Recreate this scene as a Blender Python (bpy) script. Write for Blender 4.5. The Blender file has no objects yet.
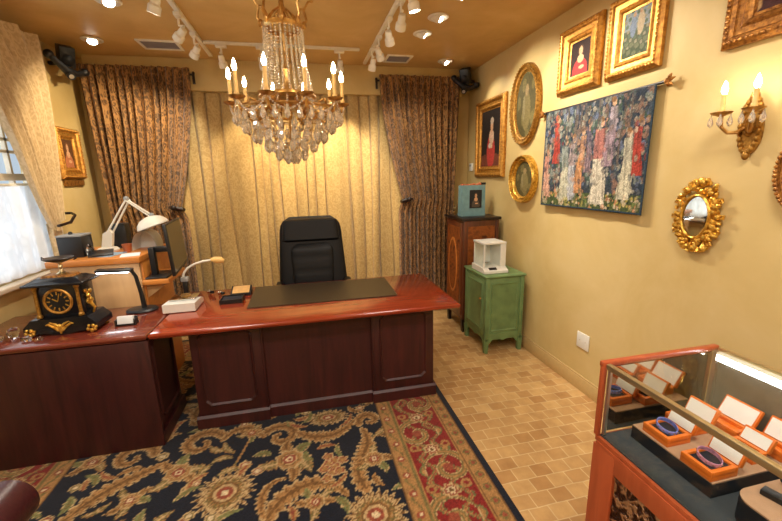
import bpy, bmesh, math, random
import numpy as np
from mathutils import Vector, Matrix, Euler
random.seed(7); np.random.seed(7)
PI = math.pi
C = bpy.context.scene.collection
R = math.radians

# ------------------------------------------------------------------ materials
MATS = {}
def srgb(r, g, b):
    f = lambda c: (c/255/12.92) if c/255 <= 0.04045 else ((c/255+0.055)/1.055)**2.4
    return (f(r), f(g), f(b), 1)

def base_mat(name):
    m = bpy.data.materials.new(name); m.use_nodes = True
    nt = m.node_tree; b = nt.nodes['Principled BSDF']
    MATS[name] = m
    return m, nt, b

def coords(nt, kind='Object', scale=(1, 1, 1), rot=(0, 0, 0)):
    tc = nt.nodes.new('ShaderNodeTexCoord'); mp = nt.nodes.new('ShaderNodeMapping')
    mp.inputs['Scale'].default_value = scale; mp.inputs['Rotation'].default_value = rot
    nt.links.new(tc.outputs[kind], mp.inputs['Vector'])
    return mp.outputs['Vector']

def noise(nt, vec, scale, detail=4, rough=0.5, dist=0):
    n = nt.nodes.new('ShaderNodeTexNoise')
    n.inputs['Scale'].default_value = scale; n.inputs['Detail'].default_value = detail
    n.inputs['Roughness'].default_value = rough; n.inputs['Distortion'].default_value = dist
    nt.links.new(vec, n.inputs['Vector'])
    return n

def ramp(nt, fac, stops):
    r = nt.nodes.new('ShaderNodeValToRGB')
    el = r.color_ramp.elements
    while len(el) < len(stops): el.new(0.5)
    for e, (p, c) in zip(el, stops):
        e.position = p; e.color = c
    nt.links.new(fac, r.inputs['Fac'])
    return r.outputs['Color']

def bump(nt, b, height, strength=0.3, dist=0.01):
    bp = nt.nodes.new('ShaderNodeBump')
    bp.inputs['Strength'].default_value = strength; bp.inputs['Distance'].default_value = dist
    nt.links.new(height, bp.inputs['Height']); nt.links.new(bp.outputs['Normal'], b.inputs['Normal'])

def plain(name, col, rough=0.5, metal=0.0, vary=0.12, scale=30, bmp=0.0, coat=0.0, spec=0.5):
    m, nt, b = base_mat(name)
    v = coords(nt)
    n = noise(nt, v, scale)
    lo = tuple(c*(1-vary) for c in col[:3])+(1,); hi = tuple(min(1, c*(1+vary)) for c in col[:3])+(1,)
    nt.links.new(ramp(nt, n.outputs['Fac'], [(0.3, lo), (0.7, hi)]), b.inputs['Base Color'])
    b.inputs['Roughness'].default_value = rough; b.inputs['Metallic'].default_value = metal
    b.inputs['Coat Weight'].default_value = coat; b.inputs['Specular IOR Level'].default_value = spec
    if bmp: bump(nt, b, n.outputs['Fac'], bmp, 0.01)
    return m

def wood(name, c1, c2, rough=0.3, coat=0.0, axis=0, scale=1.0):
    m, nt, b = base_mat(name)
    s = [14*scale]*3; s[axis] = 1.2*scale
    v = coords(nt, scale=s)
    n = noise(nt, v, 1.6, 6, 0.6, 0.8)
    nt.links.new(ramp(nt, n.outputs['Fac'], [(0.28, c1), (0.72, c2)]), b.inputs['Base Color'])
    b.inputs['Roughness'].default_value = rough
    b.inputs['Coat Weight'].default_value = coat; b.inputs['Coat Roughness'].default_value = 0.08
    bump(nt, b, n.outputs['Fac'], 0.05, 0.003)
    return m

def emit(name, col, strength, base=(0.9, 0.9, 0.85, 1)):
    m, nt, b = base_mat(name)
    v = coords(nt); n = noise(nt, v, 5)
    nt.links.new(ramp(nt, n.outputs['Fac'], [(0, base), (1, base)]), b.inputs['Base Color'])
    b.inputs['Emission Color'].default_value = col; b.inputs['Emission Strength'].default_value = strength
    return m

def glass(name, col=(1, 1, 1, 1), rough=0.0, ior=1.45):
    m, nt, b = base_mat(name)
    b.inputs['Base Color'].default_value = col; b.inputs['Roughness'].default_value = rough
    b.inputs['Transmission Weight'].default_value = 1.0; b.inputs['IOR'].default_value = ior
    return m

def pane_mat(name, tint=(0.97, 0.99, 0.98, 1), fres=0.08):
    # thin sheet glass: mostly transparent with a little mirror reflection
    m = bpy.data.materials.new(name); m.use_nodes = True; nt = m.node_tree; nt.nodes.clear()
    o = nt.nodes.new('ShaderNodeOutputMaterial'); mx = nt.nodes.new('ShaderNodeMixShader')
    t = nt.nodes.new('ShaderNodeBsdfTransparent'); g = nt.nodes.new('ShaderNodeBsdfGlossy')
    lw = nt.nodes.new('ShaderNodeLayerWeight'); lw.inputs['Blend'].default_value = 0.5
    pw = nt.nodes.new('ShaderNodeMath'); pw.operation = 'POWER'; pw.inputs[1].default_value = 4.0
    sc_m = nt.nodes.new('ShaderNodeMath'); sc_m.operation = 'MULTIPLY_ADD'; sc_m.inputs[1].default_value = 0.4; sc_m.inputs[2].default_value = fres*0.3
    nt.links.new(lw.outputs['Facing'], pw.inputs[0]); nt.links.new(pw.outputs[0], sc_m.inputs[0])
    t.inputs['Color'].default_value = tint; g.inputs['Roughness'].default_value = 0.02
    nt.links.new(sc_m.outputs[0], mx.inputs[0]); nt.links.new(t.outputs[0], mx.inputs[1]); nt.links.new(g.outputs[0], mx.inputs[2])
    nt.links.new(mx.outputs[0], o.inputs['Surface']); MATS[name] = m
    return m

def painted(name, rough=0.6, bmp=0.0, spec=0.3, sheen=0.0):
    m, nt, b = base_mat(name)
    a = nt.nodes.new('ShaderNodeVertexColor'); a.layer_name = 'Col'
    v = coords(nt); n = noise(nt, v, 160, 3)
    mx = nt.nodes.new('ShaderNodeMix'); mx.data_type = 'RGBA'; mx.blend_type = 'MULTIPLY'; mx.inputs[0].default_value = 0.55
    nt.links.new(a.outputs['Color'], mx.inputs[6])
    nt.links.new(ramp(nt, n.outputs['Fac'], [(0.3, (0.6, 0.6, 0.6, 1)), (0.7, (1.25, 1.25, 1.25, 1))]), mx.inputs[7])
    nt.links.new(mx.outputs[2], b.inputs['Base Color'])
    b.inputs['Roughness'].default_value = rough; b.inputs['Specular IOR Level'].default_value = spec
    b.inputs['Sheen Weight'].default_value = sheen
    if bmp: bump(nt, b, n.outputs['Fac'], bmp, 0.004)
    return m

def gold_mat(name, c1, c2, scale=60, bmp=0.5, rough=0.35, metal=0.75):
    m, nt, b = base_mat(name)
    v = coords(nt); n = noise(nt, v, scale, 4, 0.6)
    nt.links.new(ramp(nt, n.outputs['Fac'], [(0.35, c1), (0.62, c2)]), b.inputs['Base Color'])
    b.inputs['Roughness'].default_value = rough; b.inputs['Metallic'].default_value = metal
    if bmp: bump(nt, b, n.outputs['Fac'], bmp, 0.006)
    return m

def damask(name, c_lo, c_mid, c_hi, su=9, sv=6, rough=0.75, sheen=0.3, transl=0.0):
    m, nt, b = base_mat(name)
    v = coords(nt, 'UV', (su, sv, 1))
    n0 = noise(nt, v, 1.1, 3, 0.5, 1.5)
    vo = nt.nodes.new('ShaderNodeTexVoronoi'); vo.feature = 'SMOOTH_F1'; vo.inputs['Scale'].default_value = 1.6
    ad = nt.nodes.new('ShaderNodeMix'); ad.data_type = 'RGBA'; ad.inputs[0].default_value = 0.35
    nt.links.new(v, ad.inputs[6]); nt.links.new(n0.outputs['Color'], ad.inputs[7])
    nt.links.new(ad.outputs[2], vo.inputs['Vector'])
    mt = nt.nodes.new('ShaderNodeMath'); mt.operation = 'SINE'
    m2 = nt.nodes.new('ShaderNodeMath'); m2.operation = 'MULTIPLY'; m2.inputs[1].default_value = 17
    nt.links.new(vo.outputs['Distance'], m2.inputs[0]); nt.links.new(m2.outputs[0], mt.inputs[0])
    m3 = nt.nodes.new('ShaderNodeMath'); m3.operation = 'MULTIPLY_ADD'; m3.inputs[1].default_value = 0.28; m3.inputs[2].default_value = 0.0
    nt.links.new(mt.outputs[0], m3.inputs[0])
    m4 = nt.nodes.new('ShaderNodeMath'); m4.operation = 'ADD'
    nt.links.new(m3.outputs[0], m4.inputs[0]); nt.links.new(n0.outputs['Fac'], m4.inputs[1])
    nt.links.new(ramp(nt, m4.outputs[0], [(0.3, c_lo), (0.5, c_mid), (0.72, c_hi)]), b.inputs['Base Color'])
    b.inputs['Roughness'].default_value = rough; b.inputs['Sheen Weight'].default_value = sheen
    b.inputs['Specular IOR Level'].default_value = 0.25
    return m

def V(*a): return a + (1,)
# walls / ceiling / floor
def wall_mat(name, c1, c2, c3, scale=1.6):
    m, nt, b = base_mat(name)
    v = coords(nt); n = noise(nt, v, scale, 6, 0.6, 0.4)
    nt.links.new(ramp(nt, n.outputs['Fac'], [(0.3, c1), (0.5, c2), (0.7, c3)]), b.inputs['Base Color'])
    b.inputs['Roughness'].default_value = 0.55; b.inputs['Specular IOR Level'].default_value = 0.3
    n2 = noise(nt, v, 40, 3); bump(nt, b, n2.outputs['Fac'], 0.05, 0.003)
    return m
M_WALL = wall_mat('golden_plaster', srgb(194, 166, 106), srgb(204, 178, 120), srgb(212, 188, 134))
M_CEIL = wall_mat('bronze_gold_glaze', srgb(194, 158, 100), srgb(206, 170, 110), srgb(216, 182, 124), 2.2)
M_BASEB = plain('tan_baseboard', srgb(196, 166, 112), 0.45, vary=0.05)

def tile_mat():
    m, nt, b = base_mat('tumbled_stone_tile')
    v = coords(nt)
    br = nt.nodes.new('ShaderNodeTexBrick')
    br.offset = 0.5; br.inputs['Scale'].default_value = 1.0
    br.inputs['Brick Width'].default_value = 0.11; br.inputs['Row Height'].default_value = 0.088
    br.inputs['Mortar Size'].default_value = 0.0035; br.inputs['Mortar Smooth'].default_value = 0.4
    br.inputs['Bias'].default_value = 0.0
    br.inputs['Color1'].default_value = srgb(176, 134, 84); br.inputs['Color2'].default_value = srgb(204, 168, 114)
    br.inputs['Mortar'].default_value = srgb(210, 186, 142)
    nv = noise(nt, v, 9, 3); mv = nt.nodes.new('ShaderNodeVectorMath'); mv.operation = 'MULTIPLY_ADD'
    mv.inputs[1].default_value = (0.012, 0.012, 0); nt.links.new(nv.outputs['Color'], mv.inputs[0]); nt.links.new(v, mv.inputs[2])
    nt.links.new(mv.outputs[0], br.inputs['Vector'])
    n = noise(nt, v, 7, 5, 0.65)
    mx = nt.nodes.new('ShaderNodeMix'); mx.data_type = 'RGBA'; mx.blend_type = 'MULTIPLY'; mx.inputs[0].default_value = 0.8
    nt.links.new(br.outputs['Color'], mx.inputs[6])
    nt.links.new(ramp(nt, n.outputs['Fac'], [(0.3, V(0.78, 0.70, 0.62)), (0.7, V(1.15, 1.15, 1.12))]), mx.inputs[7])
    nt.links.new(mx.outputs[2], b.inputs['Base Color'])
    b.inputs['Roughness'].default_value = 0.42
    bump(nt, b, br.outputs['Fac'], -0.2, 0.003)
    return m
M_TILE = tile_mat()

M_MAHOG = wood('dark_mahogany', srgb(46, 17, 18), srgb(72, 28, 27), 0.45, 0.0, 2)
M_TOP = wood('polished_red_mahogany', srgb(122, 38, 18), srgb(158, 58, 28), 0.2, 0.7, 0)
M_TOP2 = wood('polished_brown_mahogany', srgb(92, 34, 24), srgb(120, 50, 34), 0.22, 0.6, 0)
M_HONEY = wood('honey_maple', srgb(190, 112, 44), srgb(214, 138, 62), 0.4, 0.2, 0)
M_TANPANEL = wood('tan_laminate', srgb(186, 142, 92), srgb(200, 156, 104), 0.5, 0.0, 2)
M_CHERRY = wood('orange_cherry', srgb(160, 72, 38), srgb(186, 92, 52), 0.35, 0.3, 2)
M_INLAY = wood('walnut_veneer', srgb(70, 32, 16), srgb(112, 56, 26), 0.35, 0.3, 2)
M_BURL = wall_mat('burl_inlay', srgb(96, 44, 18), srgb(150, 84, 36), srgb(70, 30, 14), 14)
M_EBONY = plain('ebonised_wood', srgb(30, 18, 16), 0.35)
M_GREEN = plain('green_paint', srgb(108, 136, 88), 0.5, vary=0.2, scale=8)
M_GREEN2 = plain('deeper_green_paint', srgb(102, 130, 82), 0.5, vary=0.2, scale=10)  # slightly deeper green for the legs, aprons and mouldings
M_GOLD = gold_mat('gilt_frame', srgb(160, 104, 38), srgb(212, 156, 70), 40, 0.12, 0.4, 0.6)
M_GOLD2 = gold_mat('antique_gilt', srgb(128, 88, 30), srgb(190, 142, 64), 60, 0.2, 0.4, 0.6)
M_GOLDB = gold_mat('bright_gilt', srgb(180, 124, 36), srgb(240, 196, 92), 55, 0.3, 0.3)
M_BROWNGOLD = gold_mat('bronzed_gilt', srgb(116, 70, 28), srgb(190, 132, 62), 60, 0.4, 0.4, 0.6)
M_BRASS = gold_mat('brass', srgb(160, 116, 58), srgb(216, 172, 104), 30, 0.1, 0.3, 0.85)
M_CANDLE = plain('candle_sleeve', srgb(226, 184, 110), 0.5)
M_BULB = emit('warm_flame_bulb', (1.0, 0.84, 0.56, 1), 60)
M_SPOTLENS = emit('warm_lamp_lens', (1.0, 0.92, 0.78, 1), 30)
M_CRYSTAL = None
def crystal():
    m, nt, b = base_mat('cut_crystal')
    b.inputs['Base Color'].default_value = (1, 0.93, 0.8, 1); b.inputs['Roughness'].default_value = 0.04
    b.inputs['Transmission Weight'].default_value = 0.75; b.inputs['IOR'].default_value = 1.5
    b.inputs['Specular IOR Level'].default_value = 0.9
    return m
M_CRYSTAL = crystal()
M_WHITE = plain('white_enamel', srgb(232, 226, 212), 0.4, vary=0.03)
M_WHITEP = plain('white_plastic', srgb(226, 224, 216), 0.4, vary=0.03)
M_GREYP = plain('grey_plastic', srgb(150, 152, 152), 0.45, vary=0.05)
M_VENTGREY = plain('vent_louvre_grey', srgb(150, 140, 140), 0.5, vary=0.05)
M_BLACK = plain('black_plastic', srgb(22, 22, 24), 0.4, vary=0.1)
M_BLACKM = plain('black_stone', srgb(24, 24, 28), 0.22, vary=0.3, scale=20)
M_LEATHER = plain('black_leather', srgb(15, 16, 20), 0.5, vary=0.15, scale=120, bmp=0.12, spec=0.35)
M_BURG = plain('burgundy_leather', srgb(64, 26, 30), 0.33, vary=0.2, scale=90, bmp=0.1)
M_BLOTTER = plain('olive_leather', srgb(58, 48, 34), 0.4, vary=0.08, scale=60)
M_SCREEN = plain('dark_screen', srgb(66, 68, 52), 0.2, vary=0.05)
M_CHROME = plain('chrome', srgb(210, 210, 210), 0.12, 1.0, vary=0.03)
M_ALU = plain('brushed_aluminium', srgb(196, 190, 176), 0.3, 0.85, vary=0.05)
M_ALUG = plain('champagne_aluminium', srgb(206, 186, 142), 0.3, 0.85, vary=0.05)
M_PAPER = plain('paper', srgb(226, 230, 232), 0.7, vary=0.03)
M_PAPERB = plain('blue_paper', srgb(150, 178, 200), 0.7, vary=0.1, scale=20)
M_TEAL = plain('teal_paper_bag', srgb(112, 150, 156), 0.55, vary=0.12, scale=25)
M_TEALD = plain('teal_bag_gusset', srgb(104, 138, 132), 0.55, vary=0.1, scale=25)
M_TERRA = plain('terracotta', srgb(176, 92, 50), 0.6)
M_CLEAR = glass('clear_crystal', (0.95, 0.97, 1, 1), 0.03)
M_BLUEGL = glass('blue_bottle_plastic', (0.72, 0.82, 0.95, 1), 0.1)
M_PANE = pane_mat('sheet_glass')
M_MIRROR = plain('silvered_mirror', srgb(225, 220, 205), 0.03, 1.0, vary=0.02)
M_MIRRORD = plain('smoked_mirror', srgb(190, 182, 166), 0.05, 1.0, vary=0.02)
M_DECK = plain('charcoal_velvet', srgb(50, 54, 58), 0.85, vary=0.08, scale=60)
M_RISERS = plain('black_display_board', srgb(22, 23, 30), 0.5)
M_RISERT = plain('tan_suede', srgb(168, 130, 100), 0.8, vary=0.08)
M_ORANGE = plain('orange_leatherette', srgb(222, 112, 28), 0.45, vary=0.06)
M_SATIN = plain('white_satin', srgb(240, 238, 234), 0.5, vary=0.02)
M_NAVYCUSH = plain('navy_velvet', srgb(20, 20, 34), 0.8)
M_BLUEEN = plain('blue_enamel', srgb(128, 142, 226), 0.25, 0.1, vary=0.3, scale=120)
M_PINKEN = plain('mauve_enamel', srgb(196, 140, 170), 0.25, 0.1, vary=0.35, scale=120)
M_DAYLED = emit('cool_led_strip', (0.9, 0.96, 1, 1), 14)
M_WINFRAME = plain('white_window_paint', srgb(206, 190, 168), 0.5, vary=0.04)
M_DRAPE = damask('brown_damask', srgb(84, 56, 26), srgb(122, 83, 42), srgb(158, 114, 64), 26, 20)
M_CREAMC = damask('cream_damask', srgb(172, 142, 90), srgb(181, 150, 97), srgb(189, 160, 106), 30, 26)
M_CREAMS = damask('cream_swag_damask', srgb(190, 166, 128), srgb(200, 176, 138), srgb(208, 186, 148), 24, 20)
def lace():
    m = bpy.data.materials.new('white_lace_sheer'); m.use_nodes = True; nt = m.node_tree; nt.nodes.clear()
    o = nt.nodes.new('ShaderNodeOutputMaterial'); mx = nt.nodes.new('ShaderNodeMixShader'); m2 = nt.nodes.new('ShaderNodeMixShader')
    t = nt.nodes.new('ShaderNodeBsdfTransparent'); d = nt.nodes.new('ShaderNodeBsdfDiffuse'); tr = nt.nodes.new('ShaderNodeBsdfTranslucent')
    d.inputs['Color'].default_value = (0.85, 0.85, 0.86, 1); tr.inputs['Color'].default_value = (0.85, 0.86, 0.9, 1)
    m2.inputs[0].default_value = 0.5
    nt.links.new(d.outputs[0], m2.inputs[1]); nt.links.new(tr.outputs[0], m2.inputs[2])
    v = coords(nt, 'UV', (9, 7, 1)); vo = nt.nodes.new('ShaderNodeTexVoronoi'); vo.inputs['Scale'].default_value = 1.2
    nt.links.new(v, vo.inputs['Vector'])
    f = ramp(nt, vo.outputs['Distance'], [(0.28, V(0.98, 0.98, 0.98)), (0.5, V(0.84, 0.84, 0.84))])
    nt.links.new(f, mx.inputs[0]); nt.links.new(t.outputs[0], mx.inputs[1]); nt.links.new(m2.outputs[0], mx.inputs[2])
    nt.links.new(mx.outputs[0], o.inputs['Surface'])
    return m
M_LACE = lace()
M_RUG = painted('woven_wool_pile', 0.92, 0.4, 0.1, 0.2)
M_CANVAS = painted('oil_on_canvas', 0.55, 0.15, 0.15)
M_TAPES = painted('woven_tapestry', 0.85, 0.5, 0.15)
def carved():
    m, nt, b = base_mat('carved_bronze_panel')
    v = coords(nt, scale=(1, 1, 1)); n = noise(nt, v, 26, 4, 0.55, 2.5)
    w = nt.nodes.new('ShaderNodeTexWave'); w.inputs['Scale'].default_value = 16; w.inputs['Distortion'].default_value = 9; w.inputs['Detail Scale'].default_value = 1.6
    nt.links.new(v, w.inputs['Vector'])
    nt.links.new(ramp(nt, w.outputs['Fac'], [(0.2, srgb(48, 26, 18)), (0.6, srgb(104, 66, 44)), (0.95, srgb(176, 136, 98))]), b.inputs['Base Color'])
    b.inputs['Roughness'].default_value = 0.3; b.inputs['Metallic'].default_value = 0.4
    bump(nt, b, w.outputs['Fac'], 0.9, 0.012)
    return m
M_CARVED = carved()

# ------------------------------------------------------------------ mesh builder
def wm(o):
    m = Matrix.Identity(4)
    while o is not None:
        m = o.matrix_basis @ m
        o = o.parent
    return m

class MB:
    def __init__(s): s.bm = bmesh.new(); s.uv = None
    def _x(s, vs, mat):
        if mat is not None: bmesh.ops.transform(s.bm, matrix=mat, verts=vs)
    def box(s, c, d, bev=0.0, rot=(0, 0, 0), seg=2):
        r = bmesh.ops.create_cube(s.bm, size=1.0)
        vs = r['verts']
        bmesh.ops.transform(s.bm, matrix=Matrix.Translation(c) @ Euler(rot).to_matrix().to_4x4() @ Matrix.Diagonal((d[0], d[1], d[2], 1)), verts=vs)
        if bev > 0:
            es = list({e for v in vs for e in v.link_edges})
            bmesh.ops.bevel(s.bm, geom=es, offset=min(bev, 0.49*min(d)), segments=seg, affect='EDGES', profile=0.5)
        return s
    def cyl(s, p0, p1, r0, r1=None, n=20):
        return s.tube([p0, p1], [r0, r0 if r1 is None else r1], n)
    def tube(s, pts, r, n=10, closed=False, caps=True):
        pts = [Vector(p) for p in pts]; m = len(pts)
        rr = r if isinstance(r, (list, tuple)) else [r]*m
        rings = []; up = None
        for i, p in enumerate(pts):
            a = pts[(i-1) % m] if (closed or i > 0) else p
            b = pts[(i+1) % m] if (closed or i < m-1) else p
            t = (b-a).normalized()
            if up is None:
                up = t.orthogonal().normalized()
            up = (up - t*up.dot(t))
            up = up.normalized() if up.length > 1e-6 else t.orthogonal().normalized()
            sd = t.cross(up)
            rings.append([s.bm.verts.new(p + (up*math.cos(2*PI*k/n) + sd*math.sin(2*PI*k/n))*rr[i]) for k in range(n)])
        for i in range(m if closed else m-1):
            A, B = rings[i], rings[(i+1) % m]
            for k in range(n):
                s.bm.faces.new((A[k], A[(k+1) % n], B[(k+1) % n], B[k]))
        if caps and not closed:
            s.bm.faces.new(rings[0][::-1]); s.bm.faces.new(rings[-1])
        return s
    def lathe(s, prof, n=24, mat=None, caps=True, sx=1.0, sy=1.0):
        rings = []; new = []
        for r, z in prof:
            ring = [s.bm.verts.new((sx*r*math.cos(2*PI*k/n), sy*r*math.sin(2*PI*k/n), z)) for k in range(n)]
            rings.append(ring); new += ring
        for A, B in zip(rings, rings[1:]):
            for k in range(n): s.bm.faces.new((A[k], A[(k+1) % n], B[(k+1) % n], B[k]))
        if caps:
            if prof[0][0] > 1e-5: s.bm.faces.new(rings[0][::-1])
            if prof[-1][0] > 1e-5: s.bm.faces.new(rings[-1])
        s._x(new, mat)
        return s
    def sph(s, c, r, u=12, v=8, rot=(0, 0, 0)):
        r = r if isinstance(r, (list, tuple)) else (r, r, r)
        q = bmesh.ops.create_uvsphere(s.bm, u_segments=u, v_segments=v, radius=1.0)
        bmesh.ops.transform(s.bm, matrix=Matrix.Translation(c) @ Euler(rot).to_matrix().to_4x4() @ Matrix.Diagonal((r[0], r[1], r[2], 1)), verts=q['verts'])
        return s
    def prism(s, poly, h0, h1, mp):
        # poly: 2d points; mp(a, b, h) -> xyz
        A = [s.bm.verts.new(mp(a, b, h0)) for a, b in poly]; B = [s.bm.verts.new(mp(a, b, h1)) for a, b in poly]
        n = len(poly)
        for k in range(n): s.bm.faces.new((A[k], A[(k+1) % n], B[(k+1) % n], B[k]))
        s.bm.faces.new(A[::-1]); s.bm.faces.new(B)
        return s
    def grid(s, nu, nv, f, uvf=None, thick=0):
        vs = [[s.bm.verts.new(f(i/nu, j/nv)) for i in range(nu+1)] for j in range(nv+1)]
        if uvf and s.uv is None: s.uv = s.bm.loops.layers.uv.new('UVMap')
        for j in range(nv):
            for i in range(nu):
                fa = s.bm.faces.new((vs[j][i], vs[j][i+1], vs[j+1][i+1], vs[j+1][i]))
                if uvf:
                    for l, (a, b) in zip(fa.loops, ((i, j), (i+1, j), (i+1, j+1), (i, j+1))): l[s.uv].uv = uvf(a/nu, b/nv)
        return s
    def loopsweep(s, outline, prof, closed_prof=False):
        # outline(o) -> list of (x, z) for inset o ; prof: list of (inset, depth) ; depth towards -y
        rings = [[s.bm.verts.new((x, -d, z)) for x, z in outline(o)] for o, d in prof]
        n = len(rings[0])
        for A, B in zip(rings, rings[1:]):
            for k in range(n): s.bm.faces.new((A[k], A[(k+1) % n], B[(k+1) % n], B[k]))
        return s
    def build(s, name, mat, parent=None, world=True, angle=35, smooth=True):
        bmesh.ops.recalc_face_normals(s.bm, faces=s.bm.faces)
        me = bpy.data.meshes.new(name)
        if parent is not None and world:
            s.bm.transform(wm(parent).inverted())
        s.bm.to_mesh(me); s.bm.free()
        if smooth:
            me.polygons.foreach_set('use_smooth', [True]*len(me.polygons))
            me.set_sharp_from_angle(angle=R(angle))
        me.materials.append(mat)
        o = bpy.data.objects.new(name, me); C.objects.link(o)
        if parent is not None: o.parent = parent
        return o

def tag(o, label, cat, group=None, kind=None):
    if label: o['label'] = label
    if cat: o['category'] = cat
    if group: o['group'] = group
    if kind: o['kind'] = kind
    return o
def thing(name, label, cat, loc=(0, 0, 0), rz=0, group=None):
    o = bpy.data.objects.new(name, None); o.empty_display_size = 0.1; C.objects.link(o)
    o.location = loc; o.rotation_euler = (0, 0, rz)
    return tag(o, label, cat, group)
def struct(o): o['kind'] = 'structure'; return o
def solo(mb, name, mat, label, cat, loc, group=None, **k):
    # a thing that is one mesh, origin at its base
    me_o = mb.build(name, mat, None, **k)
    me_o.data.transform(Matrix.Translation(Vector(loc)*-1)); me_o.location = loc
    return tag(me_o, label, cat, group)
def copy_tree(o, parent=None):
    c = o.copy(); C.objects.link(c)
    if parent is not None: c.parent = parent
    for ch in list(o.children): copy_tree(ch, c)
    return c
def rgb_attr(o, cols):
    a = o.data.color_attributes.new('Col', 'FLOAT_COLOR', 'POINT')
    a.data.foreach_set('color', np.asarray(cols, dtype=np.float32).reshape(-1))

XR, XL, YB, YR, ZC = 1.985, -2.02, 4.47, -2.2, 2.80

# ------------------------------------------------------------------ room shell
T = 0.12
struct(MB().box(((XR+XL)/2, (YB+YR)/2, -T/2), (XR-XL+2*T, YB-YR+2*T, T)).build('floor', M_TILE, smooth=False))
struct(MB().box(((XR+XL)/2, (YB+YR)/2, ZC+T/2), (XR-XL+2*T, YB-YR+2*T, T)).build('ceiling', M_CEIL, smooth=False))
struct(MB().box(((XR+XL)/2, YB+T/2, ZC/2), (XR-XL+2*T, T, ZC)).build('wall_back', M_WALL, smooth=False))
struct(MB().box(((XR+XL)/2, YR-T/2, ZC/2), (XR-XL+2*T, T, ZC)).build('wall_rear', M_WALL, smooth=False))
struct(MB().box((XR+T/2, (YB+YR)/2, ZC/2), (T, YB-YR, ZC)).build('wall_right', M_WALL, smooth=False))
WY0, WY1, WZ0, WZ1 = 1.75, 3.62, 0.98, 2.42
w = MB()
w.box((XL-T/2, (YR+WY0)/2, ZC/2), (T, WY0-YR, ZC)).box((XL-T/2, (WY1+YB)/2, ZC/2), (T, YB-WY1, ZC))
w.box((XL-T/2, (WY0+WY1)/2, WZ0/2), (T, WY1-WY0, WZ0)).box((XL-T/2, (WY0+WY1)/2, (WZ1+ZC)/2), (T, WY1-WY0, ZC-WZ1))
struct(w.build('wall_left', M_WALL, smooth=False))
def baseb(name, c, d):
    struct(MB().box((c[0], c[1], 0.0525), (d[0], d[1], 0.105), 0.002).box((c[0], c[1], 0.112), (d[0]*0.7 if d[0] < d[1] else d[0], d[1]*0.7 if d[1] < d[0] else d[1], 0.018), 0.005).build(name, M_BASEB))
baseb('baseboard_right', (XR-0.009, (YB+YR)/2), (0.018, YB-YR-0.04))
baseb('baseboard_left', (XL+0.009, (YB+YR)/2), (0.018, YB-YR-0.04))
baseb('baseboard_back', (1.87, YB-0.009), (0.16, 0.018))
# boxed header over the back curtain
struct(MB().box((-0.03, YB-0.07, 2.655), (3.74, 0.14, 0.29), 0.004).build('trim_1', M_WALL))
# window
wf = MB()
fx = XL-0.05
for y in (WY0+0.025, WY1-0.025): wf.box((fx, y, (WZ0+WZ1)/2), (0.07, 0.05, WZ1-WZ0), 0.004)
for z in (WZ0+0.025, WZ1-0.025): wf.box((fx, (WY0+WY1)/2, z), (0.07, WY1-WY0, 0.05), 0.004)
wf.box((fx, (WY0+WY1)/2, 1.70), (0.05, WY1-WY0, 0.05), 0.004)
for i in range(1, 8): wf.box((fx, WY0+(WY1-WY0)*i/8, (WZ0+WZ1)/2), (0.03, 0.022, WZ1-WZ0-0.05))
for z in (1.22, 1.46, 1.88, 1.965, 2.16): wf.box((fx, (WY0+WY1)/2, z), (0.03, WY1-WY0-0.05, 0.02))
win = struct(wf.build('window_1', M_WINFRAME))
MB().box((fx-0.01, (WY0+WY1)/2, (WZ0+WZ1)/2), (0.005, WY1-WY0-0.06, WZ1-WZ0-0.06)).build('pane', M_PANE, win)
MB().box((XL+0.03, (WY0+WY1)/2, WZ0-0.015), (0.10, WY1-WY0+0.1, 0.03), 0.006).build('sill', M_WINFRAME, win)

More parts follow.
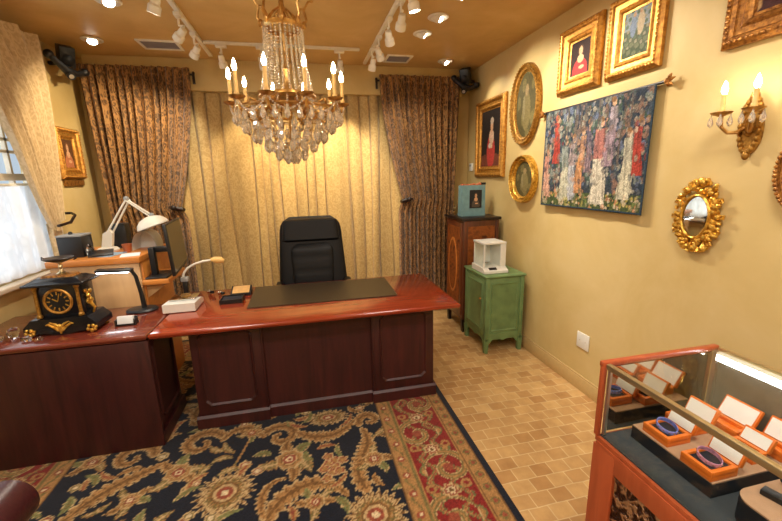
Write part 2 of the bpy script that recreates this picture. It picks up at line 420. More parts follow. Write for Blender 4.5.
# ------------------------------------------------------------------ rug
RX0, RX1, RY0, RY1 = -1.97, 0.93, -0.2, 4.12
NAVY = np.array((0.007, 0.009, 0.017)); GOLD = np.array((0.34, 0.175, 0.060)); TAN = np.array((0.46, 0.31, 0.145)); OLIVE = np.array((0.17, 0.125, 0.04))
RUST = np.array((0.26, 0.06, 0.03)); RED = np.array((0.20, 0.016, 0.013)); CREAM = np.array((0.60, 0.46, 0.27)); BROWN = np.array((0.16, 0.075, 0.022)); GREEN = np.array((0.13, 0.14, 0.05))
def rug_paint():
    st = 0.0085
    nx, ny = int((RX1-RX0)/st), int((RY1-RY0)/st)
    xs = np.linspace(RX0, RX1, nx+1); ys = np.linspace(RY0, RY1, ny+1)
    Xg, Yg = np.meshgrid(xs, ys); col = np.zeros(Xg.shape+(3,)); col[:] = NAVY
    def sub(x0, x1, y0, y1):
        i0, i1 = np.searchsorted(xs, x0), np.searchsorted(xs, x1); j0, j1 = np.searchsorted(ys, y0), np.searchsorted(ys, y1)
        return slice(j0, j1), slice(i0, i1)
    tri = lambda t: np.abs((t % 1.0)*2-1)
    def palmette(cx, cy, r, n=16, sp=0.35, rings=None, asp=1.0, rot=0):
        sl = sub(cx-r*1.3, cx+r*1.3, cy-r*1.3, cy+r*1.3)
        dx, dy = Xg[sl]-cx, (Yg[sl]-cy)/asp
        rr = np.hypot(dx, dy)/r; th = np.arctan2(dy, dx)+rot
        edge = 1-sp*tri(th*n/(2*PI)); c = col[sl]
        rings = rings or [(1.0, TAN), (0.90, BROWN), (0.80, TAN), (0.66, OLIVE), (0.56, GOLD), (0.44, BROWN), (0.36, TAN), (0.26, RUST), (0.12, CREAM)]
        for q, k in rings:
            c[rr < edge*q if q > 0.45 else rr < q] = k
        if n > 10:
            m = (rr > 0.5) & (rr < edge*0.78) & (tri(th*n/(2*PI)+0.5) < 0.22); c[m] = BROWN
    def stroke(pts, w, feather=0.35, freq=26, cols=(TAN, GOLD, BROWN)):
        P = np.array(pts); mw = max(w)*1.3 if isinstance(w, (list, tuple)) else w*1.3
        sl = sub(P[:, 0].min()-mw, P[:, 0].max()+mw, P[:, 1].min()-mw, P[:, 1].max()+mw)
        X2, Y2 = Xg[sl], Yg[sl]
        if X2.size == 0: return
        d2 = (X2[..., None]-P[:, 0])**2+(Y2[..., None]-P[:, 1])**2
        k = d2.argmin(-1); d = np.sqrt(d2.min(-1)); t = k/(len(P)-1)
        W = np.interp(t, np.linspace(0, 1, len(w)), w)*(1-feather*tri(t*freq))
        c = col[sl]
        c[d < W] = cols[0]; c[d < W*0.78] = cols[1]; c[d < W*0.22] = cols[2]
        m = (d < W*0.7) & (d > W*0.3) & (tri(t*freq+0.3) < 0.25); c[m] = cols[2]
    def bez(p, n=60):
        p = np.array(p, float); t = np.linspace(0, 1, n)[:, None]
        while True:
            if len(p) == 4: return (1-t)**3*p[0]+3*(1-t)**2*t*p[1]+3*(1-t)*t*t*p[2]+t**3*p[3]
            if len(p) == 3: return (1-t)**2*p[0]+2*(1-t)*t*p[1]+t*t*p[2]
            return (1-t)*p[0]+t*p[1]
    def spiral(cx, cy, r0, r1, a0, a1, n=90):
        t = np.linspace(0, 1, n); r = r0+(r1-r0)*t; a = R(a0)+(R(a1)-R(a0))*t
        return np.stack([cx+r*np.cos(a), cy+r*np.sin(a)], 1)
    LEAFC = [(TAN, GOLD, BROWN), (TAN, GOLD, RUST), (GOLD, OLIVE, TAN), (TAN, GREEN*1.3, OLIVE)]
    def leaf(x, y, a, L, w, cs=0, bend=0.25):
        dx, dy = math.cos(a), math.sin(a)
        stroke(bez([(x, y), (x+dx*L*0.5-dy*L*bend, y+dy*L*0.5+dx*L*bend), (x+dx*L, y+dy*L)], 30), [w*0.3, w, w*0.9, w*0.1], 0.4, 8, LEAFC[cs])
    def motif_set(f):
        # f maps design coordinates to rug coordinates
        def S(pts): return np.array([f(x, y) for x, y in pts])
        for x, y, r0, a0, a1 in ((-0.74, 2.33, 0.125, 20, 420), (-0.25, 2.28, 0.12, 160, -250), (-1.12, 2.30, 0.12, 0, 380), (0.33, 2.30, 0.075, 200, -130)):
            stroke(S(spiral(x, y, r0, 0.02, a0, a1)), [0.045, 0.052, 0.042, 0.028, 0.02], 0.38, 24)
        for p, w in (([(-0.62, 2.33), (-0.52, 2.5), (-0.42, 2.42), (-0.36, 2.30)], [0.02, 0.045, 0.02]),
                     ([(-0.14, 2.28), (0.02, 2.15), (0.14, 2.2), (0.24, 2.33)], [0.03, 0.055, 0.04, 0.01]),
                     ([(0.22, 1.72), (0.12, 1.95), (0.36, 2.0), (0.27, 2.22)], [0.045, 0.05, 0.055, 0.02]),
                     ([(-0.33, 1.50), (-0.28, 1.85), (0.0, 1.92), (0.12, 1.70)], [0.02, 0.06, 0.055, 0.015]),
                     ([(-1.30, 1.80), (-1.22, 2.10), (-1.0, 2.12), (-0.9, 2.22)], [0.02, 0.06, 0.05, 0.01]),
                     ([(-0.98, 1.55), (-0.86, 1.8), (-0.74, 1.7), (-0.7, 1.6)], [0.02, 0.05, 0.03, 0.01]),
                     ([(-0.30, 1.66), (-0.36, 1.80), (-0.30, 1.92), (-0.2, 1.9)], [0.012, 0.03, 0.02, 0.008])):
            stroke(S(bez(p)), [q*1.25 for q in w], 0.45, 13)
        stroke(S(bez([(-0.52, 2.02), (-0.5, 2.1), (-0.46, 2.2), (-0.44, 2.34)])), [0.008, 0.006], 0, 1, (GOLD, GOLD, OLIVE))
        for x, y, r, n, sp, asp in ((-0.52, 1.88, 0.165, 22, 0.32, 1.0), (0.06, 2.40, 0.15, 20, 0.25, 0.62), (0.24, 1.55, 0.165, 22, 0.28, 1.0), (-1.15, 1.72, 0.13, 18, 0.3, 1.0), (-0.30, 1.36, 0.14, 18, 0.3, 1.0)):
            p = f(x, y); palmette(p[0], p[1], r, n, sp, None, asp)
        for x, y, r in ((-0.81, 2.10, 0.085), (-0.19, 2.05, 0.095), (0.30, 1.93, 0.07), (-1.0, 1.95, 0.06), (-0.05, 1.70, 0.06), (-0.75, 1.45, 0.08), (-0.44, 2.36, 0.05), (-1.34, 2.32, 0.07)):
            p = f(x, y)
            for k in range(5):
                a = (0.2, 0.9, 2.4, 3.3, 4.9)[k]+x*9; leaf(p[0]+0.4*r*math.cos(a), p[1]+0.4*r*math.sin(a), a, r*1.5, r*0.5, (0, 2, 3)[k % 3], 0.3)
            palmette(p[0], p[1], r*0.95, 8, 0.22, [(1.0, TAN), (0.86, GOLD), (0.62, BROWN), (0.54, TAN), (0.42, RUST), (0.24, CREAM), (0.12, RED)])
        p = f(0.05, 1.93)
        for k in range(9):
            a = k*2.4; palmette(p[0]+0.06*math.cos(a)*(k/9+0.3), p[1]+0.09*math.sin(a)*(k/9+0.3), 0.038, 5, 0.3, [(1, TAN), (0.75, RUST), (0.45, GOLD)])
        rng = random.Random(3)
        for k in range(420):
            x, y = rng.uniform(-1.42, 0.38), rng.uniform(1.22, 2.55); q = f(x, y); a = rng.uniform(0, 6.28)
            i = np.clip(np.searchsorted(xs, [q[0], q[0]+0.09*math.cos(a), q[0]+0.045*math.cos(a)]), 0, nx); j = np.clip(np.searchsorted(ys, [q[1], q[1]+0.09*math.sin(a), q[1]+0.045*math.sin(a)]), 0, ny)
            if col[j, i].max() < 0.03:
                if k % 4 == 0: palmette(q[0], q[1], rng.uniform(0.026, 0.042), 6, 0.25, [(1, TAN), (0.7, RUST if k % 8 else OLIVE), (0.4, CREAM)])
                else: leaf(q[0], q[1], a, rng.uniform(0.10, 0.17), rng.uniform(0.022, 0.034), rng.randrange(4), rng.choice((-0.35, 0.3, 0.45)))
    motif_set(lambda x, y: (x, y))
    motif_set(lambda x, y: (-1.04-x, 5.0-y))
    motif_set(lambda x, y: (-1.04-x, 2.72-y))
    # borders
    ex = np.minimum(Xg-RX0, RX1-Xg); ey = np.minimum(Yg-RY0, RY1-Yg); e = np.minimum(ex, ey)
    tt = np.where(ex < ey, Yg, Xg)
    col[e < 0.52] = GOLD
    g = (e < 0.52) & (e > 0.43); u = (e-0.475)/0.045
    w = 0.35*np.sin(tt*2*PI/0.13); col[g & (np.abs(u-w) < 0.14)] = OLIVE
    d = np.hypot((tt % 0.13)-0.065, (e-0.475)); col[g & (d < 0.022)] = RUST; col[g & (d < 0.010)] = CREAM
    col[(e < 0.523) & (e > 0.511)] = BROWN; col[(e < 0.437) & (e > 0.425)] = OLIVE
    r_ = (e < 0.415) & (e > 0.135); col[r_] = RED
    for of, am in ((0.06, 0.03), (-0.06, 0.035)):
        wv = np.abs(e-0.275-of-am*np.sin(tt*2*PI/0.17+of*40)); lf = 0.010+0.012*np.abs(np.sin(tt*2*PI/0.045))
        col[r_ & (wv < lf)] = GREEN; col[r_ & (wv < lf*0.55)] = GOLD; col[r_ & (wv < lf*0.2)] = RUST
    P = 0.32; ph = tt % P; sg = np.where((tt//P) % 2 < 1, 1, -1); cx = 0.275+sg*0.045
    dx = ph-P/2; dy = e-cx; rr = np.hypot(dx, dy); th = np.arctan2(dy, dx)
    sp = (rr/0.105+th*sg/(2*PI)) % 1.0
    col[r_ & (rr < 0.14) & (sp < 0.42)] = TAN; col[r_ & (rr < 0.14) & (sp >= 0.05) & (sp < 0.37)] = OLIVE; col[r_ & (rr < 0.14) & (sp >= 0.15) & (sp < 0.27)] = GOLD
    col[r_ & (rr < 0.03)] = RUST
    lw = np.abs(dy+sg*0.09*np.cos(dx*PI/P*2)+sg*0.05); col[r_ & (rr > 0.14) & (lw < 0.032)] = GREEN; col[r_ & (rr > 0.14) & (lw < 0.02)] = GOLD
    q = (tt+P/2) % P-P/2; d = np.hypot(q, e-0.275); edge = 0.055*(1-0.3*tri(np.arctan2(e-0.275, q)*8/(2*PI)))
    col[r_ & (d < edge)] = TAN; col[r_ & (d < edge*0.75)] = RUST; col[r_ & (d < edge*0.5)] = CREAM; col[r_ & (d < edge*0.25)] = BROWN
    for off in (-0.10, 0.10):
        q = (tt+P/2) % P-P/2; d = np.hypot(q-0.03, e-0.275-off); col[r_ & (d < 0.03)] = GOLD; col[r_ & (d < 0.014)] = RED
    g = (e < 0.135) & (e > 0.035); col[g] = GOLD; q = tt % 0.09-0.045; d = np.hypot(q, (e-0.08)); col[g & (d < 0.024)] = OLIVE; col[g & (d < 0.013)] = RUST
    col[g & (np.abs(np.abs(e-0.08)-0.037) < 0.006)] = BROWN
    col[e < 0.04] = NAVY*1.2
    n = np.random.rand(*Xg.shape)[..., None]; col *= 0.72+0.5*n
    return xs, ys, col
def make_rug():
    xs, ys, col = rug_paint()
    nx, ny = len(xs), len(ys)
    Xg, Yg = np.meshgrid(xs, ys)
    verts = np.stack([Xg, Yg, np.full_like(Xg, 0.011)], -1).reshape(-1, 3)
    idx = np.arange(nx*ny).reshape(ny, nx)
    f = np.stack([idx[:-1, :-1], idx[:-1, 1:], idx[1:, 1:], idx[1:, :-1]], -1).reshape(-1, 4)
    ring = np.concatenate([idx[0, :], idx[1:, -1], idx[-1, -2::-1], idx[-2:0:-1, 0]])
    low = verts[ring].copy(); low[:, 2] = 0.001
    nb = len(verts); verts = np.concatenate([verts, low]); m = len(ring)
    a = np.arange(m); side = np.stack([ring, nb+a, nb+(a+1) % m, ring[(a+1) % m]], -1)
    f = np.concatenate([f, side])
    me = bpy.data.meshes.new('rug'); me.from_pydata(verts.tolist(), [], f.tolist()); me.update()
    me.materials.append(M_RUG)
    o = bpy.data.objects.new('rug', me); C.objects.link(o)
    cc = np.ones((len(verts), 4), np.float32); cc[:nb, :3] = col.reshape(-1, 3); cc[nb:, :3] = NAVY
    rgb_attr(o, cc)
    tag(o, 'large navy wool rug with gold scrolling flowers and a red border', 'rug')
make_rug()

# ------------------------------------------------------------------ executive desk
RZ = 0.011     # rug surface
def raised_panel(mb, x0, x1, z0, z1, y, ny, t=0.012, wdt=0.014, cut=0.035, swap=False, inset=0.0):
    # a moulded ring with clipped corners on a plane y = const (normal ny), or x = const when swap
    def outl(o):
        a0, a1, b0, b1, c = x0+o, x1-o, z0+o, z1-o, max(0.004, cut-o*0.4)
        return [(a0+c, b0), (a1-c, b0), (a1, b0+c), (a1, b1-c), (a1-c, b1), (a0+c, b1), (a0, b1-c), (a0, b0+c)]
    rings = []
    for o, d in ((0, 0), (0.003, t*0.8), (wdt*0.5, t), (wdt, t*0.35), (wdt+0.004, t*0.05)):
        ring = []
        for a, b in outl(o):
            ring.append(mb.bm.verts.new((y+ny*d, a, b) if swap else (a, y+ny*d, b)))
        rings.append(ring)
    for A, B in zip(rings, rings[1:]):
        for k in range(8): mb.bm.faces.new((A[k], A[(k+1) % 8], B[(k+1) % 8], B[k]))
    mb.bm.faces.new(rings[-1])
def top_slab(x0, x1, y0, y1, z0, z1):
    # tabletop with an ogee edge
    mb = MB(); rings = []
    h = z1-z0
    for o, z in ((0.018, z0), (0.006, z0+h*0.2), (0.004, z0+h*0.35), (0.0, z0+h*0.5), (0.0, z0+h*0.72), (0.004, z0+h*0.9), (0.012, z1)):
        rings.append([mb.bm.verts.new((x, y, z)) for x, y in ((x0+o, y0+o), (x1-o, y0+o), (x1-o, y1-o), (x0+o, y1-o))])
    for A, B in zip(rings, rings[1:]):
        for k in range(4): mb.bm.faces.new((A[k], A[(k+1) % 4], B[(k+1) % 4], B[k]))
    mb.bm.faces.new(rings[0][::-1]); mb.bm.faces.new(rings[-1])
    return mb
desk = thing('executive_desk', 'large mahogany executive desk with panelled front standing on the navy rug', 'desk', (0.04, 2.85, RZ))
top_slab(-0.957, 1.022, 2.37, 3.27, 0.722, 0.76).build('desktop', M_TOP, desk)
FY, BY = 2.50, 3.16
for x0, x1 in ((-0.78, -0.345), (0.415, 0.866)):
    p = MB().box(((x0+x1)/2, (FY+BY)/2, (0.10+0.722)/2), (x1-x0, BY-FY, 0.622), 0.003)
    ped = p.build('pedestal', M_MAHOG, desk)
    q = MB(); raised_panel(q, x0+0.045, x1-0.055, 0.165, 0.69, FY-0.0005, -1); q.build('moulded_panel', M_MAHOG, ped, angle=20)
    q = MB(); raised_panel(q, FY+0.06, BY-0.06, 0.165, 0.69, (x1 if x0 > 0 else x0)+(0.0005 if x0 > 0 else -0.0005), 1 if x0 > 0 else -1, swap=True); q.build('moulded_panel', M_MAHOG, ped, angle=20)
    for k in range(3):
        dr = MB().box(((x0+x1)/2, BY+0.008, 0.21+k*0.2), (x1-x0-0.05, 0.016, 0.17), 0.004).build('drawer', M_MAHOG, ped)
    pl = MB()
    pl.prism([(FY-0.018, RZ), (BY+0.012, RZ), (BY+0.012, 0.085), (BY+0.002, 0.10), (FY-0.004, 0.10), (FY-0.018, 0.085)], x0-0.016, x1+0.016, lambda a, b, h: (h, a, b))
    pl.build('plinth', M_MAHOG, ped)
mp = MB().box((0.035, FY+0.035, 0.411), (0.765, 0.03, 0.622)).build('modesty_panel', M_MAHOG, desk)
MB().prism([(FY+0.005, RZ), (FY+0.06, RZ), (FY+0.06, 0.10), (FY+0.018, 0.10), (FY+0.005, 0.085)], -0.33, 0.40, lambda a, b, h: (h, a, b)).build('plinth', M_MAHOG, mp)
for x in (-0.34, 0.408): MB().box((x, FY-0.003, 0.411), (0.012, 0.012, 0.62), 0.004).build('edge_bead', M_MAHOG, mp)

# credenza on the left
cr = thing('credenza', 'dark mahogany return cabinet carrying the black mantel clock', 'cabinet', (-1.48, 2.7, RZ))
top_slab(-2.0, -0.962, 2.365, 3.0, 0.722, 0.76).build('cabinet_top', M_TOP2, cr)
cb = MB().box((-1.483, 2.62, 0.395), (1.0, 0.42, 0.655), 0.003).build('carcass', M_MAHOG, cr)
MB().box((-1.473, 2.385, 0.366), (1.02, 0.022, 0.71), 0.002).build('front_panel', M_MAHOG, cr)
q = MB(); raised_panel(q, 2.455, 2.79, 0.15, 0.69, -0.9825, 1, swap=True); q.build('moulded_panel', M_MAHOG, cb, angle=20)
MB().prism([(2.392, RZ), (2.84, RZ), (2.84, 0.085), (2.83, 0.096), (2.395, 0.096), (2.392, 0.085)], -1.3, -0.962, lambda a, b, h: (h, a, b)).build('plinth', M_MAHOG, cr)

# jeweller's bench behind the credenza
jb = thing('jewelers_bench', 'honey wood work bench with tan back panel behind the credenza', 'bench', (-1.46, 3.3, RZ))
MB().box((-1.465, 3.30, 1.100), (0.58, 0.62, 0.044), 0.006).build('bench_top', M_HONEY, jb)
MB().box((-1.465, 3.022, 0.545), (0.55, 0.03, 1.066), 0.003).build('back_panel', M_TANPANEL, jb)
MB().box((-1.735, 3.325, 0.545), (0.03, 0.57, 1.066), 0.003).build('side_panel', M_HONEY, jb)
MB().box((-1.195, 3.325, 0.545), (0.03, 0.57, 1.066), 0.003).build('side_panel', M_HONEY, jb)
MB().box((-1.09, 3.18, 0.93), (0.18, 0.40, 0.035), 0.006).build('side_shelf', M_HONEY, jb)
MB().prism([(-1.18, 0.913), (-1.02, 0.913), (-1.18, 0.80)], 3.05, 3.31, lambda a, b, h: (a, h, b)).build('shelf_bracket', M_TANPANEL, jb)

# ------------------------------------------------------------------ pieces on the bench
BT = 1.122
t = thing('storage_box', 'small black box with grey top on left end of the work bench', 'box', (-1.65, 3.19, BT))
MB().box((-1.65, 3.19, BT+0.075), (0.155, 0.15, 0.15), 0.006).build('body', M_BLACK, t)
MB().box((-1.65, 3.19, BT+0.156), (0.16, 0.155, 0.012), 0.004).build('lid', M_GREYP, t)
MB().lathe([(0.012, 0), (0.014, 0.012), (0.006, 0.02)], 12, Matrix.Translation((-1.67, 3.19, BT+0.162))).build('knob', M_BLACK, t)
solo(MB().lathe([(0.022, 0), (0.025, 0.01), (0.025, 0.06), (0.012, 0.075), (0.010, 0.09), (0.0, 0.09)], 16, Matrix.Translation((-1.54, 3.14, BT))), 'bottle', M_BLUEGL,
     'small clear bluish bottle beside the black box on the bench', 'bottle', (-1.54, 3.14, BT))
# architect lamp
al = thing('architect_lamp', 'white articulated architect lamp with domed shade on the work bench', 'lamp', (-1.52, 3.35, BT))
MB().lathe([(0.075, 0), (0.078, 0.012), (0.06, 0.028), (0.02, 0.034), (0.0, 0.034)], 24, Matrix.Translation((-1.52, 3.35, BT))).build('base', M_WHITE, al)
lo = MB().prism([(-1.555, BT+0.03), (-1.485, BT+0.03), (-1.465, BT+0.14), (-1.485, BT+0.165), (-1.53, BT+0.14)], 3.33, 3.37, lambda a, b, h: (a, h, b)).build('lower_bracket', M_WHITE, al)
ar = MB()
for dy, dx in ((-0.012, 0), (0.012, 0.03)): ar.cyl((-1.51+dx, 3.35+dy, BT+0.13), (-1.335+dx*0.6, 3.35+dy, 1.515), 0.007)
ar.build('lower_arm', M_WHITE, al)
MB().cyl((-1.34, 3.35, 1.52), (-1.17, 3.33, 1.39), 0.008).cyl((-1.335, 3.338, 1.505), (-1.18, 3.328, 1.375), 0.005).build('upper_arm', M_WHITE, al)
MB().sph((-1.335, 3.35, 1.52), 0.02).sph((-1.17, 3.33, 1.39), 0.018).build('joint', M_GREYP, al)
sh = MB().lathe([(0.115, 0), (0.117, 0.006), (0.105, 0.035), (0.075, 0.065), (0.03, 0.082), (0.0, 0.085)], 28, Matrix.Translation((-1.17, 3.33, 1.30)) @ Euler((0, R(-18), 0)).to_matrix().to_4x4()).build('shade', M_WHITE, al)
# rounded hood
hd = MB()
hd.grid(18, 10, lambda u, v: (-1.24+0.085*math.cos(PI*u), 3.36+0.16*(v-0.5), BT+0.15*math.sin(PI*u)**0.8))
hd.grid(18, 3, lambda u, v: (-1.24+0.085*math.cos(PI*u), 3.44, BT+0.15*v*math.sin(PI*u)**0.8))
solo(hd, 'light_box', M_WHITEP, 'rounded white plastic hood on the work bench under the lamp shade', 'photo box', (-1.24, 3.36, BT))
solo(MB().lathe([(0.022, 0), (0.032, 0.05), (0.034, 0.062), (0.028, 0.062), (0.02, 0.01), (0, 0.01)], 18, Matrix.Translation((-1.345, 3.25, BT))), 'clay_pot', M_TERRA, 'small terracotta pot in front of the white hood on the bench', 'pot', (-1.345, 3.25, BT))
def sheet(x, y, z, w, d, a, tilt=0):
    return MB().box((x, y, z), (w, d, 0.004), rot=(tilt, 0, a))
solo(sheet(-1.27, 3.10, BT+0.002, 0.12, 0.15, 0.3), 'paper_sheet', M_PAPER, 'white paper sheet at right end of the work bench', 'paper', (-1.30, 3.10, BT))
solo(sheet(-1.43, 3.16, BT+0.002, 0.14, 0.18, -0.25), 'paper_sheet', M_PAPERB, 'pale blue paper sheet at the middle of the work bench', 'paper', (-1.43, 3.16, BT))
solo(MB().box((-1.47, 3.13, BT+0.024), (0.15, 0.11, 0.008), 0.002, rot=(R(14), 0, 0.35)).cyl((-1.47, 3.17, BT+0.0), (-1.47, 3.17, BT+0.02), 0.006), 'tablet_stand', M_BLACK, 'dark slanted tablet lying beside the blue paper on the bench', 'tablet', (-1.47, 3.13, BT))
solo(MB().box((-1.475, 3.50, BT+0.10), (0.11, 0.10, 0.20), 0.012), 'pencil_case', M_BLACK, 'dark upright case behind the architect lamp arm', 'case', (-1.475, 3.50, BT))

# monitor
SZ = 0.948
mo = thing('monitor', 'thin black monitor turned towards the office chair on the side shelf', 'monitor', (-1.04, 3.15, SZ))
mr = Matrix.Translation((-0.975, 3.16, 1.17)) @ Euler((0, R(-3), R(7))).to_matrix().to_4x4()
def mbox(c, d, bev):
    mb = MB().box(c, d, bev); mb.bm.transform(mr); return mb
mbox((0, 0, 0), (0.022, 0.56, 0.37), 0.006).build('housing', M_BLACK, mo)
mbox((0.0118, 0, 0.006), (0.002, 0.53, 0.335), 0).build('screen', M_SCREEN, mo)
mbox((-0.02, 0, 0), (0.03, 0.3, 0.2), 0.012).build('back_cover', M_BLACK, mo)
MB().box((-1.125, 3.10, 1.06), (0.04, 0.05, 0.22), 0.006).box((-1.06, 3.12, 1.15), (0.14, 0.04, 0.04), 0.006).build('neck', M_BLACK, mo)
MB().box((-1.09, 3.12, SZ+0.008), (0.15, 0.24, 0.014), 0.006).build('base', M_BLACK, mo)

# ------------------------------------------------------------------ things on the credenza
CT = 0.761
ck = thing('mantel_clock', 'black stone mantel clock with gilt dial ring on the credenza', 'clock', (-1.475, 2.62, CT))
def slab(x0, x1, y0, y1, z0, z1, o0=0, o1=0):
    mb = MB(); A = [mb.bm.verts.new(p) for p in ((x0+o0, y0+o0, z0), (x1-o0, y0+o0, z0), (x1-o0, y1-o0, z0), (x0+o0, y1-o0, z0))]
    B = [mb.bm.verts.new(p) for p in ((x0+o1, y0+o1, z1), (x1-o1, y0+o1, z1), (x1-o1, y1-o1, z1), (x0+o1, y1-o1, z1))]
    for k in range(4): mb.bm.faces.new((A[k], A[(k+1) % 4], B[(k+1) % 4], B[k]))
    mb.bm.faces.new(A[::-1]); mb.bm.faces.new(B)
    return mb
cx = -1.475
bs = MB()
prof = [(-0.225, CT+0.02), (-0.09, CT+0.012), (-0.05, CT), (0.05, CT), (0.09, CT+0.012), (0.225, CT+0.02), (0.225, CT+0.055), (0.19, CT+0.085), (0.175, CT+0.10), (-0.175, CT+0.10), (-0.19, CT+0.085), (-0.225, CT+0.055)]
bs.prism(prof, 2.50, 2.73, lambda a, b, h: (cx+a, h, b))
bs.build('base', M_BLACKM, ck)
bd = MB().box((cx, 2.625, CT+0.20), (0.29, 0.17, 0.20), 0.004).build('case', M_BLACKM, ck)
cor = MB().box((cx, 2.62, CT+0.305), (0.37, 0.25, 0.014), 0.003).build('cornice', M_BLACKM, ck)
slab(cx-0.175, cx+0.175, 2.505, 2.735, CT+0.312, CT+0.338, 0.0, 0.05).build('roof', M_BLACKM, ck)
slab(cx-0.10, cx+0.10, 2.57, 2.68, CT+0.338, CT+0.35, 0, 0.01).build('top_plate', M_BROWNGOLD, ck)
rotF = Matrix.Translation((cx, 2.538, CT+0.20)) @ Euler((R(90), 0, 0)).to_matrix().to_4x4()
MB().lathe([(0.0, 0.0), (0.075, 0.0), (0.075, 0.006), (0.0, 0.006)], 40, rotF, caps=False, sy=0.86).build('dial', M_BLACK, ck)
MB().lathe([(0.072, 0.0), (0.09, 0.0), (0.092, 0.008), (0.084, 0.014), (0.074, 0.010), (0.072, 0.0)], 48, rotF, caps=False, sy=0.86).build('bezel', M_GOLD, ck)
num = MB()
for k in range(12):
    a = k*PI/6; r0, r1 = (0.048, 0.068)
    num.box((cx+math.sin(a)*(r0+r1)/2, 2.5305, CT+0.20+0.86*math.cos(a)*(r0+r1)/2), (0.007, 0.002, r1-r0), rot=(0, a, 0))
num.build('hour_markers', M_GOLDB, ck)
hn = MB()
for a, L, wd in ((R(-60), 0.035, 0.007), (R(20), 0.05, 0.005)):
    hn.box((cx+math.sin(a)*L/2, 2.528, CT+0.20+math.cos(a)*L/2), (wd, 0.002, L), rot=(0, a, 0))
hn.build('hands', M_GOLDB, ck)
for sx in (-1, 1):
    MB().lathe([(0.018, 0), (0.018, 0.012), (0.012, 0.02), (0.011, 0.15), (0.012, 0.17), (0.018, 0.18), (0.018, 0.19)], 16, Matrix.Translation((cx+sx*0.128, 2.532, CT+0.105))).build('column', M_GOLD2, ck)
lion = MB()
random.seed(4)
for k in range(16):
    a = random.uniform(0, 6.28)
    lion.sph((cx+0.15+random.uniform(0, 0.02), 2.60+random.uniform(-0.03, 0.03), CT+0.20+random.uniform(-0.04, 0.05)), (0.012, 0.015, 0.013), 8, 6)
lion.tube([(cx+0.16, 2.60, CT+0.17), (cx+0.185, 2.60, CT+0.13), (cx+0.17, 2.60, CT+0.10)], [0.012, 0.01, 0.006], 8)
lion.build('side_mask', M_GOLDB, ck)
orn = MB()
for sx in (-1, 1):
    orn.tube([(cx+sx*0.01, 2.496, CT+0.03), (cx+sx*0.035, 2.494, CT+0.05), (cx+sx*0.07, 2.496, CT+0.07), (cx+sx*0.085, 2.496, CT+0.065)], [0.012, 0.009, 0.007, 0.004], 8)
    orn.tube([(cx+sx*0.005, 2.496, CT+0.05), (cx+sx*0.03, 2.494, CT+0.07), (cx+sx*0.06, 2.496, CT+0.082)], [0.01, 0.007, 0.003], 8)
orn.sph((cx, 2.494, CT+0.045), (0.016, 0.01, 0.026)).sph((cx, 2.494, CT+0.022), (0.009, 0.008, 0.016))
orn.build('front_ornament', M_GOLDB, ck)
for sx in (-1, 1):
    ft = MB()
    for (dx, dz, r) in ((0, 0.012, 0.014), (0.022, 0.02, 0.012), (-0.022, 0.022, 0.012), (0.012, 0.04, 0.012), (-0.014, 0.042, 0.010), (0.03, 0.034, 0.009)):
        ft.sph((cx+sx*0.19+dx, 2.497, CT+dz), (r, 0.012, r), 10, 7)
    ft.build('foot', M_GOLDB, ck)
ft = MB().lathe([(0.016, 0), (0.02, 0.01), (0.014, 0.02)], 10, Matrix.Translation((cx+0.19, 2.70, CT))).build('foot', M_GOLDB, ck)
tz = thing('tazza', 'shallow dark bronze bowl on a stem on top of the mantel clock', 'bowl', (cx+0.02, 2.62, CT+0.35))
TZ = CT+0.35
MB().lathe([(0.032, 0), (0.034, 0.006), (0.014, 0.016), (0.009, 0.03), (0.014, 0.045), (0.009, 0.06), (0.02, 0.075)], 18, Matrix.Translation((cx+0.02, 2.62, TZ))).build('stem', M_ALUG, tz)
MB().lathe([(0.0, 0.072), (0.03, 0.074), (0.078, 0.088), (0.09, 0.1), (0.086, 0.103), (0.03, 0.084), (0.0, 0.082)], 30, Matrix.Translation((cx+0.02, 2.62, TZ))).build('dish', M_EBONY, tz)
hl = MB()
for sx in (-1, 1): hl.tube([(cx+0.02+sx*0.086, 2.62, TZ+0.096), (cx+0.02+sx*0.105, 2.62, TZ+0.108), (cx+0.02+sx*0.108, 2.62, TZ+0.092), (cx+0.02+sx*0.09, 2.62, TZ+0.086)], 0.004, 6)
hl.build('handles', M_EBONY, tz)

for o_ in (ck, tz): o_.scale = (0.84, 0.84, 1.0)
ck.location.x += 0.008
tz.location = (-1.457, 2.62, CT+0.35)
# led task lamp
ll = thing('desk_lamp', 'black desk lamp with lit flat head between the mantel clock and the monitor', 'lamp', (-1.16, 2.88, CT))
MB().lathe([(0.10, 0), (0.102, 0.008), (0.09, 0.018), (0.03, 0.022), (0.0, 0.022)], 30, Matrix.Translation((-1.16, 2.87, CT)), sy=0.75).build('base', M_BLACK, ll)
MB().tube([(-1.145, 2.87, CT+0.018), (-1.15, 2.87, CT+0.12), (-1.165, 2.865, CT+0.25), (-1.185, 2.86, CT+0.298), (-1.215, 2.86, CT+0.305)], [0.016, 0.014, 0.012, 0.012, 0.012], 10).build('arm', M_BLACK, ll)
hdm = MB().box((-1.285, 2.86, CT+0.302), (0.22, 0.055, 0.018), 0.007, rot=(R(6), R(2), 0)).build('lamp_head', M_BLACK, ll)
MB().box((-1.29, 2.857, CT+0.291), (0.19, 0.042, 0.004), rot=(R(6), R(2), 0)).build('light_strip', M_DAYLED, hdm)
